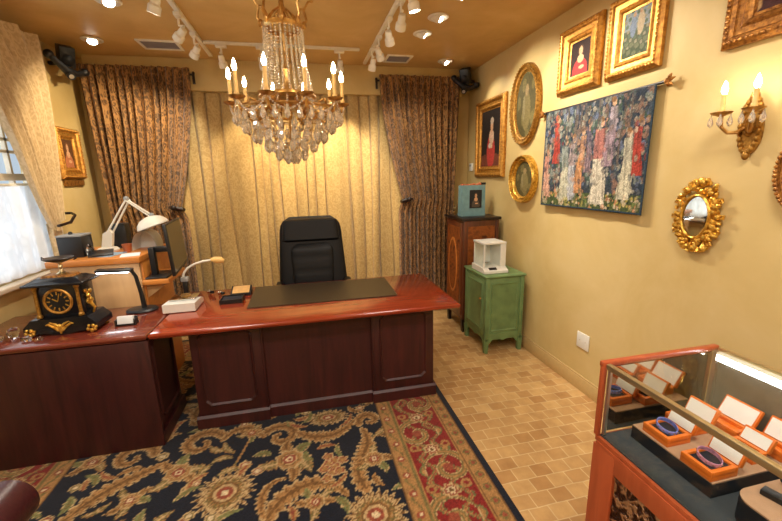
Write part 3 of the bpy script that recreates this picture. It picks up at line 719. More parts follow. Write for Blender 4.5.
# card holder
ch = thing('card_holder', 'small black holder of white cards in front of the desk lamp', 'card holder', (-1.15, 2.58, CT))
MB().box((-1.15, 2.60, CT+0.006), (0.115, 0.06, 0.012), 0.003).box((-1.15, 2.615, CT+0.026), (0.115, 0.012, 0.045), 0.003).box((-1.204, 2.59, CT+0.02), (0.008, 0.045, 0.04), 0.002).box((-1.096, 2.59, CT+0.02), (0.008, 0.045, 0.04), 0.002).build('holder', M_BLACK, ch)
MB().box((-1.15, 2.588, CT+0.034), (0.09, 0.022, 0.05), 0.001, rot=(R(-14), 0, 0)).build('cards', M_PAPER, ch)
# crystals to the left of the clock
def crystal_gem(x, y, r, h, label, name='crystal_paperweight'):
    mb = MB().lathe([(0.0, 0), (r*0.6, 0), (r, h*0.45), (r*0.75, h*0.85), (0.0, h)], 8, Matrix.Translation((x, y, CT)))
    return solo(mb, name, M_CLEAR, label, 'crystal', (x, y, CT), angle=5)
crystal_gem(-1.62, 2.47, 0.028, 0.03, 'faceted clear crystal lying in front of the clock base at its left')
crystal_gem(-1.735, 2.56, 0.032, 0.06, 'taller clear crystal standing just left of the clock base')
crystal_gem(-1.78, 2.50, 0.036, 0.035, 'low clear crystal at the left edge of the photo by the front of the credenza')
crystal_gem(-1.55, 2.46, 0.02, 0.02, 'smallest clear crystal in front of the clock ornament')

# ------------------------------------------------------------------ things on the executive desk
DT = 0.7605
solo(MB().prism([(-0.44, 2.69), (0.64, 2.67), (0.65, 3.20), (-0.44, 3.22)], DT, DT+0.008, lambda a, b, h: (a, b, h)), 'desk_blotter', M_BLOTTER, 'long olive brown leather blotter lying across the executive desk', 'blotter', (0.1, 2.95, DT))
sc = thing('digital_scale', 'light grey digital weighing scale at left end of the desk', 'scale', (-0.87, 2.86, DT), R(-12)); sc.scale = (1, 1, 1)
MB().prism([(-0.10, DT+0.004), (0.10, DT+0.004), (0.10, DT+0.03), (0.06, DT+0.045), (-0.10, DT+0.055)], -0.09, 0.09, lambda a, b, h: (-0.87+h, 2.86+a, b)).build('body', M_WHITEP, sc)
MB().box((-0.87, 2.90, DT+0.058), (0.15, 0.125, 0.010), 0.003).build('pan', M_CHROME, sc)
MB().box((-0.90, 2.785, DT+0.0415), (0.075, 0.026, 0.003), rot=(R(20), 0, 0)).build('display', M_BLACK, sc)
kp = MB()
for i in range(4):
    for j in range(2): kp.box((-0.84+i*0.017, 2.778+j*0.016, DT+0.04+j*0.006), (0.012, 0.011, 0.004))
kp.build('keypad', M_GREYP, sc)
for dx in (-0.07, 0.07):
    for dy in (-0.08, 0.08): MB().cyl((-0.87+dx, 2.86+dy, DT), (-0.87+dx, 2.86+dy, DT+0.006), 0.008, n=10).build('foot', M_BLACK, sc)
solo(MB().lathe([(0.03, 0), (0.036, 0.012), (0.03, 0.012), (0.0, 0.006)], 18, Matrix.Translation((-0.88, 2.90, DT+0.071))), 'metal_dish', M_BRASS, 'small copper coloured dish on the pan of the scale', 'dish', (-0.88, 2.90, DT+0.071))
gl = thing('gooseneck_lamp', 'white gooseneck lamp on black block behind the weighing scale', 'lamp', (-0.90, 3.10, DT))
MB().lathe([(0.05, 0), (0.052, 0.008), (0.04, 0.018), (0.0, 0.018)], 24, Matrix.Translation((-0.93, 3.10, DT))).build('base', M_BLACK, gl)
MB().box((-0.93, 3.10, DT+0.075), (0.035, 0.035, 0.12), 0.004).build('post', M_BLACK, gl)
MB().box((-0.93, 3.10, DT+0.15), (0.055, 0.045, 0.035), 0.006).build('clamp', M_GREYP, gl)
MB().tube([(-0.94, 3.10, DT+0.165), (-0.93, 3.10, DT+0.20), (-0.90, 3.10, DT+0.235), (-0.85, 3.10, DT+0.262), (-0.79, 3.10, DT+0.278), (-0.72, 3.10, DT+0.286)], 0.008, 10).build('neck', M_WHITE, gl)
MB().tube([(-0.73, 3.10, DT+0.287), (-0.70, 3.10, DT+0.285), (-0.66, 3.10, DT+0.28), (-0.635, 3.10, DT+0.272)], [0.012, 0.024, 0.026, 0.012], 14).build('lamp_head', M_CANDLE, gl)
sc.scale = (1.14, 1.14, 1.14); sc.location = (-0.885, 2.85, DT)
# small things right of the scale
tr = thing('open_case', 'black open case with red lining beside the blotter', 'case', (-0.57, 2.90, DT), R(6))
MB().box((-0.57, 2.90, DT+0.004), (0.155, 0.13, 0.008)).box((-0.57, 2.837, DT+0.016), (0.155, 0.006, 0.032)).box((-0.57, 2.963, DT+0.016), (0.155, 0.006, 0.032)).box((-0.645, 2.90, DT+0.016), (0.006, 0.13, 0.032)).box((-0.495, 2.90, DT+0.016), (0.006, 0.13, 0.032)).build('tray', M_BLACK, tr)
MB().box((-0.57, 2.90, DT+0.02), (0.135, 0.11, 0.012), 0.003).build('insert', M_NAVYCUSH, tr)
cc_ = thing('calculator', 'tan faced calculator tilted up behind the open black case', 'calculator', (-0.53, 3.08, DT))
MB().prism([(-0.055, DT), (0.055, DT), (0.055, DT+0.055), (-0.055, DT+0.016)], -0.075, 0.075, lambda a, b, h: (-0.53+h, 3.08+a, b)).build('body', M_BLACK, cc_)
MB().box((-0.53, 3.078, DT+0.038), (0.125, 0.095, 0.004), rot=(R(19.5), 0, 0)).build('key_face', plain('tan_key_face', srgb(206, 160, 96), 0.5), cc_)
for (x, y, lab) in ((-0.79, 3.18, 'small chrome loupe nearest the gooseneck lamp'), (-0.70, 3.12, 'small chrome loupe with dark tip nearer the open black case')):
    t = thing('loupe', lab, 'loupe', (x, y, DT), group='loupes on the desk')
    MB().cyl((x-0.012, y, DT+0.014), (x+0.016, y, DT+0.014), 0.014, n=14).build('barrel', M_CHROME, t)
    MB().cyl((x+0.014, y-0.01, DT+0.012), (x+0.036, y-0.02, DT+0.012), 0.010, n=12).build('eyepiece', M_BLACK, t)

# ------------------------------------------------------------------ office chair
oc = thing('office_chair', 'high backed black leather office chair behind the executive desk', 'chair', (0.045, 3.52, 0), R(2))
def cushion(w0, w1, h, t, mtx, bulge=0.02, ribs=None):
    def f(u, v):
        a = u*2*PI; w = (w0+(w1-w0)*v)/2
        ca, sa = math.cos(a), math.sin(a)
        x = w*math.copysign(abs(ca)**0.45, ca); y = t/2*math.copysign(abs(sa)**0.6, sa)
        return mtx @ Vector((x, y, v*h))
    mb = MB(); nv = 20
    rings = []
    for j in range(nv+1):
        v = j/nv; sc_ = min(1.0, (min(v, 1-v)/0.10)**0.5 if min(v, 1-v) < 0.10 else 1.0); sc_ = max(0.05, sc_)
        if ribs: sc2 = 1-0.10*max(0, 1-min(abs(v-q) for q in ribs)/0.025)
        else: sc2 = 1
        ring = []
        for k in range(32):
            a = k/32*2*PI; ca, sa = math.cos(a), math.sin(a); w_ = (w0+(w1-w0)*v)/2
            edge = 1-0.16*(1-sc_)
            if v > 0.8: edge *= 0.80+0.20*math.sqrt(max(0, 1-((v-0.8)/0.2)**2))
            ring.append(mb.bm.verts.new(mtx @ Vector((w_*edge*math.copysign(abs(ca)**0.4, ca), t/2*sc_*sc2*math.copysign(abs(sa)**0.55, sa), v*h))))
        rings.append(ring)
    for A, B in zip(rings, rings[1:]):
        for k in range(32): mb.bm.faces.new((A[k], A[(k+1) % 32], B[(k+1) % 32], B[k]))
    mb.bm.faces.new(rings[0][::-1]); mb.bm.faces.new(rings[-1])
    return mb
mt = Matrix.Translation((0.045, 3.60, 0.50)) @ Euler((R(-8), 0, 0)).to_matrix().to_4x4()
cushion(0.66, 0.56, 0.80, 0.12, mt).build('backrest', M_LEATHER, oc)
mt2 = Matrix.Translation((0.045, 3.545, 0.53)) @ Euler((R(-8), 0, 0)).to_matrix().to_4x4()
cushion(0.36, 0.40, 0.52, 0.07, mt2, ribs=(0.25, 0.5, 0.75)).build('lumbar_cushion', M_LEATHER, oc)
mt3 = Matrix.Translation((0.045, 3.63, 1.06)) @ Euler((R(-8), 0, 0)).to_matrix().to_4x4()
cushion(0.53, 0.50, 0.22, 0.10, mt3).build('headrest', M_LEATHER, oc)
MB().box((0.045, 3.38, 0.46), (0.54, 0.52, 0.12), 0.05, seg=4).build('seat', M_LEATHER, oc)
for sx in (-1, 1):
    MB().tube([(0.045+sx*0.29, 3.55, 0.47), (0.045+sx*0.31, 3.55, 0.64), (0.045+sx*0.31, 3.47, 0.69), (0.045+sx*0.31, 3.36, 0.69), (0.045+sx*0.30, 3.31, 0.64), (0.045+sx*0.29, 3.33, 0.47)], 0.022, 10).box((0.045+sx*0.31, 3.42, 0.705), (0.06, 0.22, 0.035), 0.015).build('armrest', M_LEATHER, oc)
MB().cyl((0.045, 3.42, 0.12), (0.045, 3.42, 0.42), 0.03).build('gas_lift', M_BLACK, oc)
sb = MB()
for k in range(5):
    a = k*2*PI/5+0.3; sb.tube([(0.045, 3.42, 0.12), (0.045+0.3*math.cos(a), 3.42+0.3*math.sin(a), 0.075)], [0.03, 0.018], 8)
sb.build('star_base', M_BLACK, oc)
for k in range(5):
    a = k*2*PI/5+0.3; x, y = 0.045+0.3*math.cos(a), 3.42+0.3*math.sin(a)
    MB().cyl((x-0.02, y, 0.038), (x+0.02, y, 0.038), 0.0265, n=16).cyl((x, y, 0.04), (x, y, 0.08), 0.008, n=8).build('caster', M_BLACK, oc)

# ------------------------------------------------------------------ burgundy armchair, bottom left
ac = thing('club_chair', 'burgundy leather club chair at bottom left corner of the photo', 'armchair', (-1.46, 0.95, RZ))
ax = -1.46
MB().box((ax, 0.98, 0.25), (0.60, 0.78, 0.26), 0.03, seg=3).build('seat_base', M_BURG, ac)
MB().box((ax, 1.02, 0.43), (0.54, 0.70, 0.14), 0.05, seg=4).build('seat_cushion', M_BURG, ac)
MB().box((ax, 0.56, 0.62), (0.72, 0.20, 0.62), 0.08, rot=(R(8), 0, 0), seg=4).build('backrest', M_BURG, ac)
for sx in (-1, 1):
    x = ax+sx*0.36
    MB().box((x, 1.0, 0.32), (0.14, 0.80, 0.40), 0.03, seg=3).tube([(x+sx*0.012, 0.60, 0.545), (x+sx*0.012, 0.8, 0.545), (x+sx*0.012, 1.2, 0.545), (x+sx*0.012, 1.415, 0.545)], 0.085, 20).build('arm', M_BURG, ac)
    st = MB()
    for k in range(18):
        a = k*2*PI/18; st.sph((x+sx*0.012+0.073*math.cos(a), 1.417, 0.545+0.073*math.sin(a)), 0.007, 8, 6)
    st.build('nail_trim', M_BRASS, ac)
for sx in (-1, 1):
    for y in (0.65, 1.34): MB().lathe([(0.018, 0.0), (0.026, 0.05), (0.022, 0.12)], 12, Matrix.Translation((ax+sx*0.31, y, RZ))).build('leg', M_EBONY, ac)

# ------------------------------------------------------------------ curtains
def pleats(u, n, seed, amp):
    rr = random.Random(seed); ph = rr.uniform(0, 6)
    return amp*(math.sin(2*PI*n*u+ph+0.9*math.sin(2*PI*u*3+ph))+0.35*math.sin(2*PI*n*1.7*u+ph*2))
def cloth(fn, w, h, nu, nv):
    return MB().grid(nu, nv, fn, lambda u, v: (u*w, v*h))
# cream back curtain
def f_back(u, v):
    z = 2.515-(2.505)*v
    ph = 21*u+0.45*math.sin(2*PI*2.3*u)+0.3*math.sin(2*PI*5.1*u+1)+0.06*math.sin(v*4+u*30)
    q = abs(math.sin(PI*ph)); dp = 0.075+0.03*math.sin(ph*2.4)
    return (-1.40+2.80*u+0.008*math.sin(v*5+u*40)-0.014*math.sin(2*PI*ph), 4.462-dp*q**0.42-0.004*math.sin(u*140), z)
o = cloth(f_back, 4.6, 2.5, 640, 24).build('curtain', M_CREAMC, angle=180)
tag(o, 'wide cream damask curtain hanging full width behind the office chair', 'curtain')
# brown drapes
def drape(sgn, x_in, x_out, x_tie, label, seed):
    # x_in: inner top edge, x_out: outer top edge, x_tie: inner edge where it is tied
    t = thing('drape', label, 'drape', ((x_in+x_out)/2, 4.28, 0), group='brown damask side drapes')
    zt, ztie = 2.705, 1.37
    def edge(z):
        if z > ztie:
            k = (zt-z)/(zt-ztie); return x_in+(x_tie-x_in)*(k**1.5)
        k = min(1, (ztie-z)/0.15); return x_tie+(x_in-x_tie)*0.20*math.sin(k*PI/2)
    def f(u, v):
        z = zt-(zt-0.012)*v
        i = edge(z); o_ = x_out-sgn*0.07*min(1, v*1.6)
        near = math.exp(-((z-ztie)/0.12)**2)
        sweep = 0.0
        x = i+(o_-i)*u
        y = 4.275+pleats(u, 13, seed, 0.030*(1-0.35*near*(1-u)))
        y -= 0.015*math.sin(min(1, max(0, (z-ztie)/1.3))*PI)*(1-u)
        # swagged inner folds lean towards the tie
        if z > ztie: y += 0.014*math.sin(18*u+9*v)*(1-u)
        if v < 0.035: y = 4.275+(y-4.275)*0.55
        return (x, y, z)
    cloth(f, 2.4, 2.68, 260, 110).build('fabric', M_DRAPE, t, angle=180)
    # gathered tie
    tb = MB()
    tb.tube([(x_tie-sgn*0.012, 4.29, ztie-0.01), (x_tie-sgn*0.004, 4.245, ztie-0.004), (x_tie+sgn*0.05, 4.225, ztie+0.01), (x_tie+sgn*0.11, 4.245, ztie+0.02)], [0.018, 0.022, 0.024, 0.010], 10)
    tb.sph((x_tie+sgn*0.06, 4.205, ztie+0.015), (0.03, 0.02, 0.028)); tb.build('tieback', M_EBONY, t)
    br = MB().tube([(x_in-sgn*0.012, 4.36, 2.665), (x_in-sgn*0.03, 4.30, 2.665), (x_in-sgn*0.03, 4.285, 2.64), (x_in-sgn*0.03, 4.285, 2.56)], 0.013, 8).cyl((x_in-sgn*0.03, 4.33, 2.655), (x_out, 4.33, 2.655), 0.010)
    br.build('curtain_rod', M_EBONY, t)
drape(1, 0.875, 1.80, 1.11, 'brown damask drape on right of the cream curtain, tied on its left', 3)
drape(-1, -0.985, -1.93, -1.215, 'brown damask drape on left of the cream curtain behind the architect lamp', 8)
# left cream swag curtain
sw = thing('swag_curtain', 'cream damask curtain swept aside over the left window', 'curtain', (-1.95, 3.6, 0))
def f_sw(u, v):
    # right edge and left edge in (Y, Z)
    zt = 2.74
    k = v**1.15
    yr = 3.74-0.03*v-0.10*v*v
    yl = float(np.interp(v, [0, 0.1, 0.2, 0.3, 0.42, 0.6, 0.79, 0.9, 1.0], [2.2, 2.5, 2.75, 2.95, 3.10, 3.22, 3.31, 3.37, 3.44]))
    zr = zt-(zt-1.36)*v; zl = zt-0.02-(zt-1.33)*(v**1.12)
    s_ = u
    y = yl+(yr-yl)*s_
    z = zl+(zr-zl)*s_
    z -= 0.10*math.sin(PI*u)*v*(1-v)
    am = 0.028*(1-0.55*v)
    return (-1.915+pleats(u, 9, 2, am)+0.02*(1-v), y, z)
cloth(f_sw, 2.6, 1.6, 200, 90).build('fabric', M_CREAMS, sw, angle=180)
def f_tail(u, v):
    return (-1.945+pleats(u, 4, 6, 0.014), 3.46+0.15*u+0.03*(1-2*u)*v*0.5, 1.345-0.30*v)
cloth(f_tail, 0.6, 0.4, 60, 14).build('tail', M_CREAMS, sw, angle=180)
hb = thing('holdback', 'dark curved metal holdback gathering the left cream curtain', 'holdback', (-2.0, 3.78, 1.40))
MB().tube([(-2.01, 3.78, 1.40), (-1.94, 3.78, 1.40), (-1.89, 3.73, 1.385), (-1.875, 3.62, 1.335), (-1.88, 3.46, 1.325)], 0.011, 10).build('hook', M_EBONY, hb)
MB().lathe([(0.035, 0), (0.035, 0.01), (0.015, 0.018), (0.0, 0.018)], 20, Matrix.Translation((-2.019, 3.78, 1.40)) @ Euler((0, R(90), 0)).to_matrix().to_4x4()).build('rosette', M_BRASS, hb)
ss = thing('cafe_curtain', 'white lace cafe curtain across lower half of the left window', 'sheer curtain', (-1.97, 2.8, 0))
cloth(lambda u, v: (-1.988+pleats(u, 13, 4, 0.011), 1.9+1.79*u, 1.635-0.63*v), 3.4, 0.8, 240, 12).build('lace', M_LACE, ss, angle=180)
MB().cyl((-2.0, 1.85, 1.645), (-2.0, 3.66, 1.645), 0.010, n=10).build('rod', M_WHITE, ss)

# ------------------------------------------------------------------ ceiling fixtures
def spot(loc, target, energy, size=60, blend=0.6, col=(1, 0.92, 0.76), rad=0.03):
    l = bpy.data.lights.new('lamp_beam', 'SPOT'); l.energy = energy; l.spot_size = R(size); l.spot_blend = blend; l.color = col; l.shadow_soft_size = rad
    o = bpy.data.objects.new('lamp_beam', l); C.objects.link(o); o.location = loc
    o.rotation_euler = (Vector(target)-Vector(loc)).to_track_quat('-Z', 'Y').to_euler()
    return o
def aim(loc, target):
    return Matrix.Translation(loc) @ (Vector(target)-Vector(loc)).to_track_quat('Z', 'Y').to_matrix().to_4x4()
EYE = [
    (-1.147, 3.10, (-0.6, 2.3, 1.2), 'white eyeball ceiling light left of the air vent, cut by the top edge', 45),
    (-1.606, 3.90, (-1.3, 3.2, 1.2), 'white eyeball ceiling light nearest the left black speaker', 30),
    (1.09, 2.62, (1.95, 2.10, 1.9), 'eyeball ceiling light at the top edge above the right wall pictures', 60),
    (1.075, 3.0, (1.95, 2.5, 1.9), 'white eyeball ceiling light second from the top edge, right of the track', 60),
    (1.06, 3.34, (1.95, 3.1, 2.0), 'white eyeball ceiling light third from the top edge, right of the track', 60),
    (1.53, 4.05, (1.9, 3.7, 2.1), 'small eyeball ceiling light nearest the right black speaker', 22),
]
for x, y, tg, lab, en in EYE:
    t = thing('ceiling_light', lab, 'ceiling light', (x, y, ZC), group='eyeball ceiling lights')
    MB().lathe([(0.055, -0.001), (0.078, -0.001), (0.080, -0.006), (0.072, -0.012), (0.055, -0.012)], 30, Matrix.Translation((x, y, ZC))).build('trim_ring', M_WHITE, t)
    a = aim((x, y, ZC+0.012), tg)
    MB().lathe([(0.055, -0.02), (0.055, 0.0), (0.050, 0.022), (0.040, 0.040), (0.035, 0.040), (0.035, 0.032), (0.0, 0.031)], 26, a).build('eyeball', M_WHITE, t)
    MB().lathe([(0.034, 0.037), (0.0, 0.038)], 22, a, caps=False).build('lens', M_SPOTLENS, t)
    d = (Vector(tg)-Vector((x, y, ZC))).normalized()
    spot(Vector((x, y, ZC-0.002))+d*0.07, tg, en, 80)
def vent(x, y, w, d, lab):
    t = thing('air_vent', lab, 'vent', (x, y, ZC), group='ceiling air vents')
    MB().box((x, y-d/2+0.012, ZC-0.006), (w, 0.024, 0.012), 0.002).box((x, y+d/2-0.012, ZC-0.006), (w, 0.024, 0.012), 0.002).box((x-w/2+0.012, y, ZC-0.006), (0.024, d-0.048, 0.012), 0.002).box((x+w/2-0.012, y, ZC-0.006), (0.024, d-0.048, 0.012), 0.002).build('frame', M_WHITE, t)
    g = MB()
    n = int((d-0.05)/0.018)
    for k in range(n): g.box((x, y-d/2+0.034+k*0.018, ZC-0.006), (w-0.05, 0.012, 0.003), rot=(R(35), 0, 0))
    g.build('louvres', M_VENTGREY, t)
vent(-1.11, 3.95, 0.32, 0.24, 'white rectangular air vent left of the left track light')
vent(1.02, 4.04, 0.26, 0.23, 'white rectangular air vent right of the right track light')

def track(lab, p0, p1, heads, loc):
    t = thing('track_light', lab, 'track light', loc, group='white ceiling track lights')
    p0 = Vector(p0); p1 = Vector(p1); c = (p0+p1)/2; d = p1-p0
    MB().box(c+Vector((0, 0, -0.011)), (abs(d.x)+0.034 if abs(d.x) > 0.5 else 0.034, abs(d.y)+0.034 if abs(d.y) > 0.5 else 0.034, 0.022), 0.004).build('rail', M_WHITE, t)
    for (hx, hy, tg, en, *wc_) in heads:
        MB_ = MB().box((hx, hy, ZC-0.035), (0.045, 0.075, 0.026) if abs(d.y) > 0.5 else (0.09, 0.04, 0.026), 0.005)
        hp = Vector((hx, hy, ZC-0.16)); a = aim(hp, tg)
        dn = (Vector(tg)-hp).normalized()
        hd_ = MB().lathe([(0.0, -0.055), (0.022, -0.052), (0.026, -0.03), (0.026, -0.005), (0.035, 0.005), (0.036, 0.045), (0.033, 0.047), (0.031, 0.037), (0.0, 0.034)], 20, a).build('lamp_head', M_WHITE, t)
        MB_.tube([(hx, hy, ZC-0.045), (hx, hy, ZC-0.10), hp - dn*0.06 + Vector((0, 0, 0.012))], [0.008, 0.008, 0.009], 8).build('stem', M_WHITE, hd_)
        MB().lathe([(0.031, 0.041), (0.0, 0.042)], 20, a, caps=False).build('lens', M_SPOTLENS, hd_)
        spot(hp+dn*0.06, tg, en, 75, col=(1, 0.80, 0.50) if wc_ else (1, 0.92, 0.76))
track('white ceiling track light running along the left side toward the back', (-0.755, 2.2, ZC), (-0.755, 4.15, ZC),
      [(-0.76, 2.70, (-1.4, 3.1, 0.9), 40), (-0.76, 3.18, (-2.0, 4.2, 1.6), 110, 1), (-0.755, 3.56, (-1.6, 4.4, 1.6), 45), (-0.755, 2.3, (-1.5, 2.4, 0.5), 26)], (-0.755, 3.1, ZC))
track('white ceiling track light running along the right side toward the back', (0.71, 2.2, ZC), (0.71, 4.2, ZC),
      [(0.715, 2.72, (0.75, 4.4, 1.0), 26), (0.70, 3.02, (1.3, 4.4, 1.2), 26), (0.70, 3.40, (1.35, 4.35, 1.6), 24), (0.70, 3.72, (0.5, 4.4, 1.3), 24), (0.71, 2.42, (1.3, 2.6, 0.0), 30)], (0.71, 3.1, ZC))
track('white ceiling track light running across the ceiling behind the chandelier', (-0.72, 3.80, ZC), (0.58, 3.80, ZC),
      [(-0.60, 3.80, (-0.45, 4.4, 1.4), 50, 1), (-0.27, 3.80, (0.0, 4.4, 1.5), 80, 1), (0.41, 3.80, (0.35, 4.4, 1.5), 80, 1)], (-0.07, 3.80, ZC))

# corner speakers
def speaker(x, y, z, sgn, lab):
    t = thing('wall_speaker', lab, 'speaker', (x, y, z), group='black corner speakers')
    rz = sgn*R(40)
    m = Matrix.Translation((x, y, z)) @ Euler((R(22), 0, rz)).to_matrix().to_4x4()
    mb = MB().box((0, 0, 0.05), (0.105, 0.11, 0.16), 0.008); mb.bm.transform(m); mb.build('cabinet', M_BLACK, t)
    mb = MB().lathe([(0.0, -0.012), (0.040, -0.012), (0.044, 0.0), (0.03, 0.012), (0.0, 0.016)], 20, Matrix.Translation((0, -0.065, 0.03)) @ Euler((R(90), 0, 0)).to_matrix().to_4x4()); mb.bm.transform(m); mb.build('driver', M_LEATHER, t)
    mb = MB().cyl((0, -0.055, -0.075), (0, -0.115, -0.082), 0.03, n=18); mb.bm.transform(m); cam = mb.build('camera_eye', M_BLACK, t)
    mb = MB().lathe([(0.0, 0.0), (0.016, 0.0), (0.02, -0.004)], 16, Matrix.Translation((0, -0.117, -0.083)) @ Euler((R(90), 0, 0)).to_matrix().to_4x4()); mb.bm.transform(m); mb.build('lens_ring', M_ALU, cam)
    mb = MB().tube([(-0.12, -0.04, 0.05), (-0.07, -0.05, 0.0), (0.0, -0.06, -0.06), (0.06, -0.04, -0.07), (0.12, -0.02, -0.05)], [0.026, 0.024, 0.04, 0.024, 0.026], 10).sph((-0.12, -0.04, 0.05), 0.036).sph((0.12, -0.02, -0.05), 0.034)
    mb.bm.transform(m); mb.build('bracket', M_BLACK, t)
    MB().cyl((x, y, z), (x+(-0.15 if sgn > 0 else 0.12), y+0.06, z+0.01), 0.018, n=10).build('mounting_arm', M_BLACK, t)
speaker(-1.86, 3.98, 2.635, 1, 'black speaker on a bracket in the corner above the left picture')
speaker(1.845, 4.24, 2.655, -1, 'black speaker on a bracket in the corner right of the right drape')

# ------------------------------------------------------------------ chandelier
chx, chy = -0.045, 2.30
cd = thing('chandelier', 'brass chandelier with ten lit candle bulbs and crystal drops above the desk', 'chandelier', (chx, chy, ZC))
TR = Matrix.Translation((chx, chy, 0))
MB().lathe([(0.075, 2.799), (0.078, 2.785), (0.05, 2.765), (0.02, 2.75), (0.012, 2.73), (0.0, 2.73)], 24, TR).build('ceiling_rose', M_BRASS, cd)
lk = MB()
for k in range(4):
    z = 2.715-k*0.028; pts = [(chx+(0.011*math.cos(a) if k % 2 else 0), chy+(0 if k % 2 else 0.011*math.cos(a)), z+0.02*math.sin(a)) for a in [i*PI/5 for i in range(10)]]
    lk.tube(pts, 0.003, 6, closed=True)
lk.build('chain', M_BRASS, cd)
MB().lathe([(0.0, 2.63), (0.012, 2.62), (0.02, 2.60), (0.012, 2.57), (0.016, 2.50), (0.03, 2.46), (0.010, 2.42), (0.008, 2.25), (0.022, 2.22), (0.014, 2.18), (0.03, 2.12), (0.045, 2.09), (0.03, 2.05), (0.014, 2.02), (0.02, 1.98), (0.0, 1.95)], 20, TR).build('stem', M_BRASS, cd)
cw = MB().lathe([(0.098, 2.410), (0.105, 2.420), (0.108, 2.435), (0.098, 2.435), (0.094, 2.415), (0.098, 2.410)], 32, TR, caps=False)
for k in range(8):
    a = k*PI/4
    P = lambda r, z: (chx+r*math.cos(a), chy+r*math.sin(a), z)
    cw.tube([P(0.10, 2.425), P(0.125, 2.465), P(0.115, 2.515), P(0.14, 2.555), P(0.165, 2.560)], [0.007, 0.008, 0.007, 0.006, 0.009], 6)
    cw.tube([P(0.10, 2.425), P(0.06, 2.485), P(0.02, 2.515)], 0.005, 6)
    cw.sph(P(0.112, 2.440), (0.014, 0.014, 0.022), 8, 6)
cw.build('crown', M_BRASS, cd)
MB().lathe([(0.135, 2.085), (0.15, 2.09), (0.155, 2.075), (0.14, 2.06), (0.13, 2.075), (0.135, 2.085)], 36, TR, caps=False).lathe([(0.0, 2.05), (0.05, 2.055), (0.135, 2.07), (0.135, 2.078), (0.05, 2.065), (0.0, 2.06)], 32, TR, caps=False).build('body_ring', M_BRASS, cd)
MB().lathe([(0.278, 2.005), (0.282, 2.013), (0.287, 2.005), (0.282, 1.997), (0.278, 2.005)], 60, TR, caps=False).build('basket_ring', M_BRASS, cd)
def beads(pts, r, gap):
    mb = MB(); pts = [Vector(p) for p in pts]; L = 0
    acc = 0.0; prev = pts[0]
    out = [prev]
    for p in pts[1:]:
        seg = (p-prev).length; d = gap-acc
        while d <= seg:
            out.append(prev+(p-prev)*(d/seg)); d += gap
        acc = (acc+seg) % gap; prev = p
    for q in out:
        g = bmesh.ops.create_icosphere(mb.bm, subdivisions=1, radius=r)
        bmesh.ops.translate(mb.bm, verts=g['verts'], vec=q)
    return mb
cat = lambda p, q, sag, n=18: [Vector(p).lerp(Vector(q), i/n)+Vector((0, 0, -sag*4*(i/n)*(1-i/n))) for i in range(n+1)]
s0 = beads([(0.10, 0, 2.41), (0.104, 0, 2.33), (0.112, 0, 2.22), (0.125, 0, 2.15), (0.14, 0, 2.085)], 0.007, 0.0155).build('bead_strand', M_CRYSTAL, cd, world=False, angle=1)
s0.location = (0, 0, -ZC)
for k in range(1, 26):
    c = s0.copy(); C.objects.link(c); c.rotation_euler = (0, 0, k*2*PI/26)
s1 = beads(cat((0.145, 0, 2.07), (0.285, 0.0, 2.01), 0.05), 0.0062, 0.014).build('bead_strand', M_CRYSTAL, cd, world=False, angle=1); s1.location = (0, 0, -ZC)
for k in range(1, 20):
    c = s1.copy(); C.objects.link(c); c.rotation_euler = (0, 0, k*2*PI/20)
a2 = 2*PI/10
s2 = beads(cat((0.305*math.cos(0), 0.305*math.sin(0), 2.035), (0.305*math.cos(a2), 0.305*math.sin(a2), 2.035), 0.06), 0.0062, 0.014).build('bead_strand', M_CRYSTAL, cd, world=False, angle=1); s2.location = (0, 0, -ZC)
for k in range(1, 10):
    c = s2.copy(); C.objects.link(c); c.rotation_euler = (0, 0, k*a2)
# candle arms
def candle_parts(parent, bx, by, bz, hgt=0.105, local=True):
    T_ = Matrix.Translation((bx, by, bz))
    MB().lathe([(0.0, 0.0), (0.012, -0.004), (0.036, 0.006), (0.042, 0.014), (0.036, 0.011), (0.012, 0.004), (0.012, 0.02), (0.0, 0.02)], 18, T_, caps=False).build('bobeche', M_BRASS, parent, world=not local)
    MB().lathe([(0.011, 0.004), (0.014, 0.012), (0.012, 0.03), (0.0095, 0.035), (0.0095, hgt), (0.0, hgt)], 14, T_).build('candle', M_CANDLE, parent, world=not local)
    MB().lathe([(0.006, hgt), (0.0115, hgt+0.014), (0.0115, hgt+0.024), (0.007, hgt+0.042), (0.002, hgt+0.055), (0.0, hgt+0.058)], 14, T_).build('bulb', M_BULB, parent, world=not local)
RA = 0.297
arm = MB().tube([(0.13, 0, 2.055), (0.16, 0, 2.03), (0.20, 0, 1.985), (0.25, 0, 1.97), (0.287, 0, 1.99), (RA, 0, 2.035)], [0.009, 0.010, 0.009, 0.008, 0.008, 0.009], 8)
arm.tube([(0.18, 0, 2.00), (0.20, 0, 2.04), (0.235, 0, 2.05), (0.245, 0, 2.02), (0.225, 0, 2.01)], [0.006, 0.007, 0.006, 0.005, 0.004], 6)
arm = arm.build('candle_arm', M_BRASS, cd, world=False); arm.location = (0, 0, -ZC)
candle_parts(arm, RA, 0, 2.035, 0.128)
base_ang = -PI/2+PI/10
arm.rotation_euler = (0, 0, base_ang)
for k in range(1, 10):
    c = copy_tree(arm, cd); c.rotation_euler = (0, 0, base_ang+k*a2)
